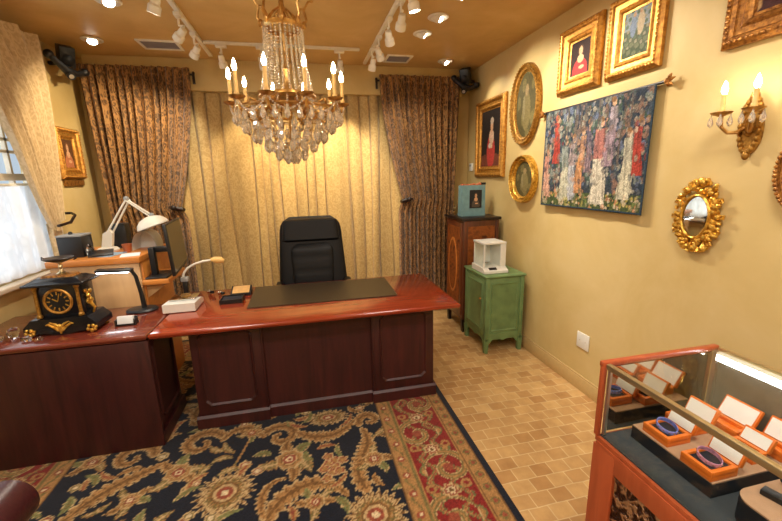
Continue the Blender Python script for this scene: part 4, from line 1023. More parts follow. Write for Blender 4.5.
# crystal drops
dm = MB().lathe([(0.0, 0.0), (0.004, -0.006), (0.004, -0.012), (0.011, -0.028), (0.013, -0.038), (0.009, -0.05), (0.0, -0.058)], 6, None).build('crystal_drop', M_CRYSTAL, cd, world=False, angle=1)
first = True
def put(r, a, z, s=1.0):
    global first
    if first: o_ = dm; first = False
    else:
        o_ = dm.copy(); C.objects.link(o_)
    o_.location = (r*math.cos(a), r*math.sin(a), z-ZC); o_.rotation_euler = (0, 0, a); o_.scale = (s, s, s)
for n_, r, z, s in ((30, 0.283, 2.0, 1.25), (22, 0.24, 1.965, 1.4), (18, 0.19, 1.92, 1.5), (13, 0.13, 1.87, 1.5), (8, 0.075, 1.825, 1.5), (5, 0.03, 1.80, 1.35)):
    for k in range(n_): put(r, k*2*PI/n_+r*7, z, s)
bk = MB()
for r, z in ((0.24, 1.968), (0.19, 1.923), (0.13, 1.873), (0.075, 1.828)): bk.tube([(chx+r*math.cos(i*PI/18), chy+r*math.sin(i*PI/18), z) for i in range(36)], 0.002, 6, closed=True)
for k in range(8):
    a = k*PI/4; bk.tube([(chx+r*math.cos(a), chy+r*math.sin(a), z) for r, z in ((0.283, 2.005), (0.24, 1.968), (0.19, 1.923), (0.13, 1.873), (0.075, 1.828), (0.01, 1.80))], 0.0018, 6)
bk.cyl((chx, chy, 1.96), (chx, chy, 1.79), 0.006); bk.build('basket_frame', M_BRASS, cd)
fb = MB().sph((chx, chy, 1.775), 0.022, 10, 7).build('bottom_ball', M_CRYSTAL, cd, angle=1)

# ------------------------------------------------------------------ paintings
def rect_out(w, h):
    return lambda o: [(-w/2+o, -h/2+o), (w/2-o, -h/2+o), (w/2-o, h/2-o), (-w/2+o, h/2-o)]
def oval_out(w, h, n=56):
    return lambda o: [((w/2-o)*math.cos(2*PI*k/n), (h/2-o)*math.sin(2*PI*k/n)) for k in range(n)]
def blob(x, y, cx, cy, rx, ry): return ((x-cx)/rx)**2+((y-cy)/ry)**2 < 1
SKIN = (0.62, 0.36, 0.20)
def paint_portrait(dress, bgc, hair, pale=False):
    def f(x, y):   # x,y in -1..1
        c = bgc
        if blob(x, y, 0.02, 0.42, 0.30, 0.34): c = hair
        if blob(x, y, 0.0, -0.75, 0.75, 0.75): c = dress
        if blob(x, y, 0.02, -0.05, 0.33, 0.24) and y < 0.18: c = SKIN
        if abs(x-0.02) < 0.10 and 0 < y < 0.3: c = SKIN
        if blob(x, y, 0.02, 0.40, 0.19, 0.25): c = SKIN
        if blob(x, y, -0.05, 0.44, 0.03, 0.02) or blob(x, y, 0.09, 0.44, 0.03, 0.02): c = (0.10, 0.06, 0.04)
        if blob(x, y, 0.02, 0.28, 0.05, 0.018): c = (0.45, 0.12, 0.09)
        if blob(x, y, 0.15, -0.55, 0.28, 0.10): c = SKIN
        return c
    return f
def paint_standing(x, y):
    c = (0.025, 0.018, 0.015)
    if y < -0.5 - 0.1*abs(x): c = (0.16, 0.05, 0.03)
    if blob(x, y, 0.05, -0.45, 0.42, 0.62): c = (0.42, 0.05, 0.04) if abs(x-0.05) > 0.14 or y < -0.35 else (0.6, 0.42, 0.26)
    if blob(x, y, 0.1, 0.05, 0.26, 0.26): c = (0.62, 0.42, 0.28)
    if blob(x, y, 0.12, 0.42, 0.13, 0.22): c = SKIN
    if blob(x, y, 0.12, 0.60, 0.17, 0.12): c = (0.5, 0.4, 0.3)
    if blob(x, y, -0.1, -0.25, 0.13, 0.09): c = (0.6, 0.5, 0.42)
    return c
def paint_scene(x, y):
    return tuple(q*0.6 for q in paint_scene_raw(x, y))
def paint_scene_raw(x, y):
    c = (0.30, 0.36, 0.40) if y > 0.2 else (0.10, 0.12, 0.06)
    r = math.sin(x*9+y*5)*math.sin(y*13-x*4)
    if r > 0.35: c = (0.12, 0.17, 0.10)
    if r < -0.5: c = (0.36, 0.32, 0.2)
    if blob(x, y, -0.25, 0.3, 0.22, 0.45): c = (0.24, 0.30, 0.42)
    if blob(x, y, -0.2, 0.8, 0.1, 0.10): c = SKIN
    if blob(x, y, 0.3, 0.35, 0.25, 0.5): c = (0.62, 0.48, 0.30)
    if blob(x, y, 0.25, 0.85, 0.1, 0.1): c = SKIN
    if y < -0.6: c = (0.07, 0.10, 0.04)
    if y < -0.3 and r > 0.1: c = (0.18, 0.20, 0.10)
    return c
def paint_oval(x, y):
    c = (0.09, 0.075, 0.03)
    if math.sin(x*7)*math.sin(y*6+1) > 0.3: c = (0.16, 0.13, 0.05)
    if blob(x, y, 0.1, -0.2, 0.40, 0.62): c = (0.19, 0.15, 0.06)
    if blob(x, y, 0.1, 0.45, 0.16, 0.18): c = (0.30, 0.21, 0.10)
    if blob(x, y, -0.15, -0.1, 0.12, 0.4): c = (0.24, 0.20, 0.10)
    return c
def paint_crimson(x, y):
    c = (0.30, 0.02, 0.03) if x > -0.1 else (0.06, 0.02, 0.02)
    r = math.sin(x*8+1)*math.sin(y*9)
    if r > 0.3: c = (0.45, 0.26, 0.10)
    if blob(x, y, -0.2, -0.3, 0.3, 0.6) and r < 0.2: c = (0.5, 0.36, 0.2)
    if blob(x, y, 0.45, -0.3, 0.3, 0.5): c = (0.34, 0.02, 0.04)
    return c
def canvas(parent, w, h, y, fn, oval=False, nx=44, ny=56):
    mb = MB(); cols = []
    if oval:
        nr, na = 26, 64
        ct = mb.bm.verts.new((0, y, 0)); cols.append(fn(0, 0)); rings = []
        for r in range(1, nr+1):
            ring = []
            for k in range(na):
                a = 2*PI*k/na; px, pz = math.cos(a)*r/nr, math.sin(a)*r/nr
                ring.append(mb.bm.verts.new((px*w/2, y-0.006*(1-(r/nr)**2), pz*h/2))); cols.append(fn(px, pz))
            rings.append(ring)
        for k in range(na): mb.bm.faces.new((ct, rings[0][k], rings[0][(k+1) % na]))
        for A, B in zip(rings, rings[1:]):
            for k in range(na): mb.bm.faces.new((A[k], B[k], B[(k+1) % na], A[(k+1) % na]))
    else:
        vs = []
        for j in range(ny+1):
            row = []
            for i in range(nx+1):
                px, pz = i/nx*2-1, j/ny*2-1
                row.append(mb.bm.verts.new((px*w/2, y, pz*h/2))); cols.append(fn(px, pz))
            vs.append(row)
        for j in range(ny):
            for i in range(nx): mb.bm.faces.new((vs[j][i], vs[j][i+1], vs[j+1][i+1], vs[j+1][i]))
    o = mb.build('canvas', M_CANVAS, parent, world=False)
    cc = np.array([tuple(c)+(1,) for c in cols], np.float32)
    cc[:, :3] *= np.random.uniform(0.8, 1.2, (len(cc), 1)); rgb_attr(o, cc)
    return o
def frame(name, label, x, yc, zc, w, h, fw, fn, side=1, oval=False, mat=None, group=None, beads_=True, depth=0.045, liner=True):
    mat = mat or M_GOLD
    t = thing(name, label, 'painting', (x, yc, zc), -PI/2 if side > 0 else PI/2, group)
    out = oval_out(w, h) if oval else rect_out(w, h)
    k = fw
    prof = [(0, 0.002), (0, depth*0.55), (k*0.08, depth*0.8), (k*0.2, depth), (k*0.32, depth*0.9), (k*0.40, depth*0.62), (k*0.62, depth*0.5), (k*0.72, depth*0.66), (k*0.82, depth*0.55), (k*0.9, depth*0.3), (k, depth*0.25), (k, 0.004)]
    fr = MB().loopsweep(out, prof)
    if beads_:
        pts = out(k*0.2); per = []
        n = len(pts)
        for i in range(n):
            a, b = Vector((pts[i][0], pts[i][1])), Vector((pts[(i+1) % n][0], pts[(i+1) % n][1])); L = (b-a).length
            m = max(1, int(L/0.022))
            for j in range(m): per.append(a.lerp(b, j/m))
        for p in per: fr.sph((p.x, -depth*0.98, p.y), (0.009, 0.007, 0.009), 7, 5)
    fr.build('frame', mat, t, world=False, angle=25)
    iw, ih = w-2*fw*0.97, h-2*fw*0.97
    canvas(t, iw, ih, -depth*0.2, fn, oval)
    return t
GW = 'gilt framed pictures on the right wall'
frame('painting', 'tall gilt framed portrait of a standing figure in red, furthest along the right wall', XR-0.001, 3.868, 2.012, 0.635, 0.80, 0.115, paint_standing, group=GW, beads_=False)
frame('oval_painting', 'larger oval gilt framed picture left of the tapestry', XR-0.001, 3.22, 2.232, 0.46, 0.69, 0.075, paint_oval, oval=True, mat=M_GOLD2, group='oval gilt pictures on the right wall')
frame('oval_painting', 'smaller plain oval gilt picture below the larger oval', XR-0.001, 3.185, 1.59, 0.41, 0.43, 0.06, paint_oval, oval=True, mat=M_GOLDB, group='oval gilt pictures on the right wall', beads_=False, depth=0.06)
frame('painting', 'gilt framed portrait of a person in a red dress above the tapestry', XR-0.001, 2.555, 2.432, 0.42, 0.45, 0.115, paint_portrait((0.42, 0.03, 0.03), (0.03, 0.012, 0.01), (0.06, 0.03, 0.02)), group=GW)
frame('painting', 'gilt framed green outdoor scene above right end of the tapestry', XR-0.001, 2.085, 2.435, 0.395, 0.46, 0.105, paint_scene, group=GW)
frame('painting', 'large brown gilt framed crimson picture at the top right corner', XR-0.001, 1.19, 2.55, 0.74, 0.74, 0.12, paint_crimson, mat=M_BROWNGOLD, group=GW)
frame('oval_painting', 'carved oval frame cut off by the right edge of the photo', XR-0.001, 1.115, 1.625, 0.27, 0.36, 0.05, paint_oval, oval=True, mat=M_BROWNGOLD)
pf = frame('painting', 'small gilt framed figure picture on the left wall beside the cream curtain', XL+0.001, 4.05, 1.905, 0.36, 0.44, 0.10, paint_portrait((0.45, 0.16, 0.07), (0.12, 0.05, 0.02), (0.2, 0.08, 0.03)), side=-1)
MB().box((0, -0.012, -0.255), (0.30, 0.02, 0.05), 0.004).build('title_plate', M_BROWNGOLD, pf, world=False)

# ornate mirror
mi = thing('wall_mirror', 'small ornate gilt mirror below the candle sconce', 'mirror', (XR-0.001, 1.555, 1.405), -PI/2)
MB().loopsweep(oval_out(0.155, 0.23), [(0, 0.012), (0, 0.04), (0.008, 0.046), (0.013, 0.042), (0.015, 0.014), (0.015, 0.012)]).build('inner_rim', M_GOLDB, mi, world=False)
mm = MB(); n = 40
mm.prism([(0.062*math.cos(2*PI*k/n), 0.1*math.sin(2*PI*k/n)) for k in range(n)], 0.004, 0.016, lambda a, b, h: (a, -h, b)); mm.bm.transform(Matrix.Translation((0, -0.012, 0)) @ Euler((0, 0, R(9))).to_matrix().to_4x4()); mm.build('mirror_glass', M_MIRROR, mi, world=False)
fr = MB(); random.seed(11)
for k in range(34):
    a = 2*PI*k/34; rx, rz = 0.098, 0.147
    for q in range(3):
        s = 1+random.uniform(-0.22, 0.24); x, z = rx*s*math.cos(a), rz*s*math.sin(a)+0.006
        fr.sph((x, -random.uniform(0.012, 0.032), z), (random.uniform(0.008, 0.016), 0.012, random.uniform(0.012, 0.022)), 8, 6, (0, random.uniform(0, 3), 0))
for k in range(14):
    a = 2*PI*k/14; x, z = 0.112*math.cos(a), 0.165*math.sin(a); t1 = a+1.4
    fr.tube([(x, -0.018, z), (x+0.018*math.cos(a), -0.03, z+0.018*math.sin(a)), (x+0.018*math.cos(a)+0.014*math.cos(t1), -0.028, z+0.018*math.sin(a)+0.014*math.sin(t1)), (x+0.012*math.cos(t1), -0.022, z+0.012*math.sin(t1))], [0.008, 0.007, 0.006, 0.005], 7)
for (x, z, r) in ((0, 0.175, 0.022), (-0.02, 0.168, 0.015), (0.02, 0.168, 0.015), (0, -0.165, 0.02), (-0.05, -0.16, 0.018), (0.05, -0.16, 0.018)): fr.sph((x, -0.024, z), (r, 0.014, r), 9, 7)
fr.build('carved_frame', M_GOLDB, mi, world=False)

# sconce
sc_ = thing('wall_sconce', 'brass wall sconce with two lit candle bulbs at the right', 'sconce', (XR-0.001, 1.385, 1.805), -PI/2)
bp = MB()
bp.prism([(0.045*math.cos(2*PI*k/28)*(1-0.25*math.sin(2*PI*k/28)), 0.125*math.sin(2*PI*k/28)) for k in range(28)], 0.001, 0.018, lambda a, b, h: (a, -h, b))
random.seed(5)
for k in range(24):
    a = 2*PI*k/24; bp.sph((0.04*math.cos(a), -0.018, 0.115*math.sin(a)), (0.011, 0.012, 0.015), 8, 6)
bp.sph((0, -0.018, -0.13), (0.016, 0.014, 0.02)).sph((0, -0.02, 0), (0.02, 0.016, 0.05)).sph((0, -0.018, 0.12), (0.018, 0.014, 0.028))
bp.bm.transform(Matrix.Translation((0.002, 0, 0.022))); bp.build('backplate', M_GOLD2, sc_, world=False)
for sx in (-1, 1):
    a_ = MB().tube([(sx*0.01, -0.02, 0.02), (sx*0.025, -0.05, -0.005), (sx*0.045, -0.08, -0.005), (sx*0.06, -0.10, 0.02), (sx*0.065, -0.105, 0.07)], [0.008, 0.009, 0.008, 0.007, 0.009], 8).build('candle_arm', M_BRASS, sc_, world=False)
    candle_parts(a_, sx*0.065, -0.105, 0.072, 0.09)
dm2 = dm.data
for k in range(8):
    c = bpy.data.objects.new('crystal_drop', dm2); C.objects.link(c); c.parent = sc_
    s = -1 if k < 4 else 1; q = k % 4
    c.location = (s*0.065+0.034*math.cos(q*PI/2+0.6), -0.105+0.034*math.sin(q*PI/2+0.6), 0.078)

# tapestry
tp = thing('tapestry', 'woven tapestry of robed figures in woodland hanging from an iron rod', 'tapestry', (XR-0.03, 2.375, 2.11), -PI/2)
def paint_tap():
    W, H = 0.995, 0.725; nx, ny = 190, 140
    u = np.linspace(0, 1, nx+1); v = np.linspace(0, 1, ny+1); U, Vv = np.meshgrid(u, v)   # v = 0 bottom
    rs = np.random.RandomState(5)
    base = np.zeros(U.shape+(3,)); base[:] = (0.035, 0.045, 0.06)
    for k in range(700):
        cx, cy = rs.rand(), rs.rand()*0.8+0.2; r = rs.uniform(0.008, 0.022)
        m = ((U-cx)/r)**2+((Vv-cy)/(r*1.6))**2 < 1
        base[m] = [(0.16, 0.18, 0.16), (0.05, 0.08, 0.06), (0.24, 0.22, 0.18), (0.02, 0.03, 0.05), (0.10, 0.12, 0.18), (0.2, 0.12, 0.09)][rs.randint(6)]
    for k in range(9):
        x = rs.rand(); m = np.abs(U-x-0.01*np.sin(Vv*9)) < 0.008; base[m & (Vv > 0.4)] = (0.10, 0.08, 0.07)
    m = Vv < 0.16; base[m] = (0.06, 0.08, 0.03)
    for k in range(260):
        cx, cy = rs.rand(), rs.rand()*0.16; r = rs.uniform(0.006, 0.013)
        m = ((U-cx)/r)**2+((Vv-cy)/(r*1.4))**2 < 1
        base[m] = [(0.34, 0.28, 0.08), (0.42, 0.20, 0.10), (0.12, 0.16, 0.05), (0.02, 0.03, 0.02), (0.45, 0.36, 0.25)][rs.randint(5)]
    rs2 = np.random.RandomState(2)
    figs = [(0.06, 0.10, 0.62, 0.040, (0.50, 0.28, 0.20), (0.42, 0.2, 0.15)), (0.15, 0.45, 0.95, 0.035, (0.34, 0.05, 0.035), (0.34, 0.06, 0.04)),
            (0.27, 0.08, 0.72, 0.060, (0.42, 0.40, 0.30), (0.2, 0.22, 0.2)), (0.36, 0.08, 0.74, 0.04, (0.36, 0.36, 0.38), (0.25, 0.2, 0.2)),
            (0.44, 0.15, 0.80, 0.035, (0.45, 0.22, 0.10), (0.36, 0.2, 0.12)), (0.50, 0.35, 0.85, 0.03, (0.20, 0.14, 0.16), (0.12, 0.1, 0.14)), (0.62, 0.06, 0.86, 0.065, (0.55, 0.50, 0.40), (0.34, 0.14, 0.12)),
            (0.70, 0.40, 1.00, 0.04, (0.28, 0.20, 0.24), (0.3, 0.25, 0.28)), (0.85, 0.12, 0.72, 0.055, (0.50, 0.46, 0.34), (0.38, 0.36, 0.28)), (0.93, 0.32, 0.78, 0.035, (0.34, 0.05, 0.035), (0.32, 0.06, 0.045))]
    for x, y0, y1, w, c1, c2 in figs:
        hgt = y1-y0; t = (Vv-y0)/hgt
        hw = w*np.where(t < 0.6, 1.15-0.75*t, 0.72-0.1*(t-0.6)); fold = np.sin((U-x)/w*7+Vv*6)
        m = (np.abs(U-x-0.012*np.sin(Vv*8+x*20)) < hw) & (t > 0) & (t < 0.85)
        base[m] = c1; base[m & (fold > 0.75)] = np.array(c1)*0.55; base[m & (t > 0.52)] = c2; base[m & (t > 0.52) & (fold > 0.6)] = np.array(c2)*0.6
        m = ((U-x-0.008)/(0.017))**2+((Vv-(y0+hgt*0.91))/0.034)**2 < 1; base[m] = (0.50, 0.32, 0.2)
        m = ((U-x)/(0.02))**2+((Vv-(y0+hgt*0.95))/0.026)**2 < 1; base[m] = (0.22, 0.12, 0.06)
    for k in range(900):
        cx, cy = rs2.rand(), rs2.rand(); r = rs2.uniform(0.006, 0.016); j, i = int(cy*ny), int(cx*nx)
        src = base[min(ny, max(0, j+rs2.randint(-9, 10))), min(nx, max(0, i+rs2.randint(-7, 8)))].copy()*rs2.uniform(0.6, 1.5)
        m = ((U-cx)/r)**2+((Vv-cy)/(r*2.0))**2 < 1; base[m] = base[m]*0.45+src*0.55
    e = (U < 0.012) | (U > 0.988) | (Vv < 0.016); base[e] = (0.03, 0.05, 0.07)
    base *= rs.uniform(0.6, 1.45, U.shape)[..., None]
    mb = MB()
    vs = [[mb.bm.verts.new(((u_-0.5)*W, -0.004*math.sin(u_*22)-0.006*(1-v_), (v_-1)*H-0.004)) for u_ in u] for v_ in v]
    for j in range(ny):
        for i in range(nx): mb.bm.faces.new((vs[j][i], vs[j][i+1], vs[j+1][i+1], vs[j+1][i]))
    o = mb.build('textile', M_TAPES, tp, world=False, angle=180)
    cc = np.ones((base.shape[0]*base.shape[1], 4), np.float32); cc[:, :3] = base.reshape(-1, 3); rgb_attr(o, cc)
    sm = o.modifiers.new('cloth_thickness', 'SOLIDIFY'); sm.thickness = 0.004; sm.offset = 1
paint_tap()
MB().cyl((-0.56, 0.006, 0.0), (0.565, 0.006, 0.0), 0.009, n=12).build('rod', M_EBONY, tp, world=False)
for sx in (-1, 1):
    fn_ = MB(); x0 = sx*0.555
    fn_.sph((x0, 0.0, 0), (0.016, 0.014, 0.016))
    for a in (0, 72, 144, 216, 288):
        A = R(a)+R(90); d = Vector((math.cos(A)*0.02+sx*0.012, 0.0, math.sin(A)*0.03))
        fn_.tube([(x0+sx*0.008, 0, 0), (x0+sx*0.008+d.x*0.7, -0.004, d.z*0.7), (x0+sx*0.008+d.x*1.25, 0.0, d.z*1.2)], [0.006, 0.010, 0.002], 6)
    fn_.build('finial', M_BROWNGOLD, tp, world=False)
    MB().cyl((sx*0.53, 0.006, 0), (sx*0.53, 0.0295, 0), 0.006, n=8).build('bracket', M_EBONY, tp, world=False)

# outlet plate and thermostat
ou = thing('outlet_plate', 'cream blank outlet plate low on the right wall', 'wall plate', (XR-0.001, 2.287, 0.395), -PI/2)
MB().box((0, -0.004, 0), (0.125, 0.008, 0.122), 0.003).build('plate', M_WHITEP, ou, world=False)
MB().cyl((-0.03, -0.007, 0), (-0.03, -0.0095, 0), 0.004, n=10).build('screw', M_ALU, ou, world=False)
MB().cyl((0.03, -0.007, 0), (0.03, -0.0095, 0), 0.004, n=10).build('screw', M_ALU, ou, world=False)
th = thing('thermostat', 'small white thermostat on the wall right of the right drape', 'thermostat', (XR, 4.33, 1.73), -PI/2)
MB().box((0, -0.012, 0), (0.07, 0.024, 0.09), 0.006).build('housing', M_WHITEP, th, world=False)
MB().box((0, -0.025, 0.018), (0.045, 0.003, 0.022)).build('display', M_GREYP, th, world=False)

# ------------------------------------------------------------------ cabinets on the right
wc = thing('wooden_cabinet', 'tall inlaid walnut cabinet in the corner beside the right drape', 'cabinet', (1.735, 3.77, 0))
CX0, CX1, CY0, CY1 = 1.545, 1.935, 3.545, 3.99
MB().box(((CX0+CX1)/2, (CY0+CY1)/2, 0.665), (CX1-CX0, CY1-CY0, 1.05), 0.004).build('carcass', M_INLAY, wc)
tpn = MB().box(((CX0+CX1)/2-0.005, (CY0+CY1)/2, 1.205), (CX1-CX0+0.04, CY1-CY0+0.05, 0.028), 0.006).build('cabinet_top', M_EBONY, wc)
dr = MB().box((CX0-0.006, (CY0+CY1)/2, 0.68), (0.016, CY1-CY0-0.04, 0.98), 0.003).build('door', M_INLAY, wc)
MB().box((CX0-0.0155, (CY0+CY1)/2, 0.68), (0.005, CY1-CY0-0.12, 0.88)).build('inlay_panel', M_BURL, dr)
el = MB(); n = 30
el.prism([(0.12*math.cos(2*PI*k/n), 0.30*math.sin(2*PI*k/n)) for k in range(n)], 0, 0.004, lambda a, b, h: (CX0-0.018-h, (CY0+CY1)/2+a, 0.70+b)); el.build('oval_inlay', M_HONEY, dr)
el = MB(); el.prism([(0.095*math.cos(2*PI*k/n), 0.27*math.sin(2*PI*k/n)) for k in range(n)], 0, 0.003, lambda a, b, h: (CX0-0.022-h, (CY0+CY1)/2+a, 0.70+b)); el.build('oval_inlay', M_BURL, dr)
sp_ = MB().box(((CX0+CX1)/2, CY0-0.003, 0.70), (CX1-CX0-0.10, 0.008, 0.86)).build('side_inlay', M_BURL, wc)
for x in (CX0+0.02, CX1-0.02): MB().box((x, CY0-0.003, 0.665), (0.03, 0.012, 1.04), 0.004).build('corner_post', M_INLAY, wc)
for x in (CX0+0.025, CX1-0.025):
    for y in (CY0+0.025, CY1-0.025): MB().prism([(-0.026, 0.15), (0.026, 0.15), (0.014, 0.0), (-0.014, 0.0)], -0.022, 0.022, lambda a, b, h: (x+a, y+h, b)).build('leg', M_EBONY, wc)
ZT = 1.22
gb = thing('gift_bag', 'teal gift bag with a small portrait on top of the walnut cabinet', 'bag', (1.715, 3.74, ZT))
MB().prism([(-0.13, ZT), (0.13, ZT), (0.125, ZT+0.315), (-0.125, ZT+0.315)], -0.055, 0.055, lambda a, b, h: (1.715+a, 3.74+h, b)).build('bag', M_TEAL, gb)
gp = canvas(gb, 0.115, 0.165, 0, paint_portrait((0.10, 0.08, 0.06), (0.03, 0.03, 0.03), (0.08, 0.06, 0.05)), nx=30, ny=40); gp.name = 'portrait_print'; gp.location = (0.02, -0.0605, 0.175)
MB().box((1.735, 3.684, ZT+0.175), (0.135, 0.003, 0.185)).build('print_border', M_EBONY, gb)
ts = MB(); random.seed(9)
for k in range(7): ts.sph((1.61+k*0.032, 3.74+random.uniform(-0.02, 0.02), ZT+0.318), (0.022, 0.025, random.uniform(0.01, 0.026)), 7, 5, (0, random.uniform(-0.5, 0.5), 0))
ts.build('tissue', M_TERRA, gb)
solo(MB().box((1.835, 3.735, ZT+0.329), (0.05, 0.05, 0.022), 0.004), 'ring_box', M_BLACK, 'tiny black box on top corner of the teal bag', 'box', (1.835, 3.735, ZT+0.318))
solo(MB().lathe([(0.022, 0), (0.022, 0.006), (0.006, 0.01), (0.006, 0.04), (0.024, 0.06), (0.026, 0.10), (0.023, 0.10), (0.02, 0.062), (0.0, 0.05)], 16, Matrix.Translation((1.565, 3.86, ZT))), 'glass_goblet', M_CLEAR, 'small clear glass goblet left of the teal gift bag', 'glass', (1.565, 3.86, ZT))

gc = thing('green_cabinet', 'green painted side cabinet with shaped apron against the right wall', 'cabinet', (1.735, 3.24, 0))
GX0, GX1, GY0, GY1 = 1.545, 1.925, 3.015, 3.475
MB().box(((GX0+GX1)/2, (GY0+GY1)/2, 0.425), (GX1-GX0-0.02, GY1-GY0-0.02, 0.60), 0.003).build('carcass', M_GREEN, gc)
top_slab(GX0-0.012, GX1+0.012, GY0-0.012, GY1+0.012, 0.722, 0.75).build('cabinet_top', M_GREEN, gc)
for (x, y) in ((GX0+0.018, GY0+0.018), (GX1-0.018, GY0+0.018), (GX0+0.018, GY1-0.018), (GX1-0.018, GY1-0.018)):
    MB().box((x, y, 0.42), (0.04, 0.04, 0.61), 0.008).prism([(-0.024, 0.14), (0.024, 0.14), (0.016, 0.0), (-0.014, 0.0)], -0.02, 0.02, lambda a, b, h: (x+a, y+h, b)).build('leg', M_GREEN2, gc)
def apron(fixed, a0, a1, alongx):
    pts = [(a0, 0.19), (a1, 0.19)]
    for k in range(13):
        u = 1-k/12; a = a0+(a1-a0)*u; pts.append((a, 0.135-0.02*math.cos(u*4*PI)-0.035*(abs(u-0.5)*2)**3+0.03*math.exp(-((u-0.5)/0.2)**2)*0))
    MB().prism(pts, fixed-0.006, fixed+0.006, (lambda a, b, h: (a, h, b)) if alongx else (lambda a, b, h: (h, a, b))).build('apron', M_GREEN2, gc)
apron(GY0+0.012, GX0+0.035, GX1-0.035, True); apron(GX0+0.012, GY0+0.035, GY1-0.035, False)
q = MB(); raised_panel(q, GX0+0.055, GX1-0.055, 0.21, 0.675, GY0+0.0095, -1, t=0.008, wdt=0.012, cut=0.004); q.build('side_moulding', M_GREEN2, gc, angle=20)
dg = MB().box((GX0+0.006, (GY0+GY1)/2, 0.44), (0.014, GY1-GY0-0.085, 0.52), 0.003).build('door', M_GREEN, gc)
q = MB(); raised_panel(q, GY0+0.075, GY1-0.075, 0.22, 0.665, GX0-0.0015, -1, t=0.006, wdt=0.012, cut=0.004, swap=True); q.build('door_moulding', M_GREEN2, dg, angle=20)
MB().sph((GX0-0.016, GY0+0.085, 0.52), 0.012).build('knob', M_BROWNGOLD, dg)
# analytical balance
ab = thing('analytical_balance', 'white laboratory balance with glass chamber on the green cabinet', 'balance', (1.70, 3.23, 0.75))
BZ = 0.75
bx0, bx1, by0, by1 = 1.585, 1.845, 3.10, 3.36
MB().prism([(by0-0.06, BZ+0.006), (by1, BZ+0.006), (by1, BZ+0.065), (by0, BZ+0.06), (by0-0.06, BZ+0.03)], bx0-0.02, bx1-0.0, lambda a, b, h: (h, a, b)).build('base', M_WHITEP, ab)
MB().box(((bx0+0.05+0.04), by0-0.03, BZ+0.05), (0.09, 0.035, 0.004), rot=(R(27), 0, 0)).build('display', M_BLACK, ab)
fr = MB()
for x in (bx0, bx1-0.014):
    for y in (by0+0.006, by1-0.014): fr.box((x+0.004, y, BZ+0.18), (0.014, 0.014, 0.24))
fr.box(((bx0+bx1)/2-0.005, (by0+by1)/2, BZ+0.305), (bx1-bx0+0.01, by1-by0+0.01, 0.02), 0.004); fr.box((bx1-0.035, (by0+by1)/2, BZ+0.18), (0.06, by1-by0, 0.24), 0.004); fr.box(((bx0+bx1)/2, by1-0.008, BZ+0.18), (bx1-bx0, 0.012, 0.24))
fr.build('draft_shield_frame', M_WHITEP, ab)
MB().box(((bx0+bx1)/2-0.03, by0+0.004, BZ+0.18), (bx1-bx0-0.08, 0.003, 0.235)).build('front_pane', M_PANE, ab)
MB().box((bx0, (by0+by1)/2, BZ+0.18), (0.003, by1-by0-0.03, 0.235)).build('side_pane', M_PANE, ab)
MB().lathe([(0.012, 0.06), (0.012, 0.085), (0.045, 0.088), (0.045, 0.094), (0.0, 0.094)], 20, Matrix.Translation((1.68, 3.23, BZ))).build('weighing_pan', M_CHROME, ab)
for x in (bx0+0.01, bx1-0.03):
    for y in (by0-0.03, by1-0.03): MB().cyl((x, y, BZ), (x, y, BZ+0.008), 0.012, n=10).build('foot', M_BLACK, ab)

ab.scale = (0.84, 0.84, 0.9); ab.location.x = 1.665
# ------------------------------------------------------------------ glass display case
KX0, KX1, KY1, KY0 = 0.985, 1.485, 1.035, -0.45
KD, KT = 0.70, 0.985
kc = thing('display_case', 'glass topped jewellery display case in cherry wood at bottom right', 'display case', (1.22, 0.3, 0))
cx_, cy_ = (KX0+KX1)/2, (KY0+KY1)/2
MB().box((cx_, cy_, 0.36), (KX1-KX0-0.02, KY1-KY0-0.02, 0.64)).box((cx_, cy_, 0.02), (KX1-KX0-0.06, KY1-KY0-0.06, 0.04)).build('cabinet_body', M_CHERRY, kc)
MB().box((cx_, cy_, KD-0.012), (KX1-KX0, KY1-KY0, 0.022), 0.003).build('deck_rail', M_CHERRY, kc)
MB().box((cx_, cy_, KD+0.001), (KX1-KX0-0.024, KY1-KY0-0.024, 0.006)).build('display_deck', M_DECK, kc)
# front stiles, rails and carved panels (facing -x)
for y in (KY1-0.05, 0.30, KY0+0.05): MB().box((KX0+0.003, y, 0.345), (0.016, 0.10, 0.65), 0.003).build('stile', M_CHERRY, kc)
for z in (0.645, 0.07): MB().box((KX0+0.003, cy_, z), (0.014, KY1-KY0-0.02, 0.075), 0.003).build('rail', M_CHERRY, kc)
for y0, y1 in ((0.35, KY1-0.10), (KY0+0.10, 0.25)):
    pn = MB().grid(60, 50, lambda u, v: (KX0+0.0085-0.006*abs(math.sin(14*u+5*math.sin(9*v+u*6)))*abs(math.sin(12*v+4*math.sin(7*u))), y0+(y1-y0)*u, 0.11+0.495*v)).build('carved_panel', M_CARVED, kc)
MB().box((cx_, KY1-0.003, 0.345), (KX1-KX0-0.03, 0.014, 0.65), 0.003).build('end_panel', M_CHERRY, kc)
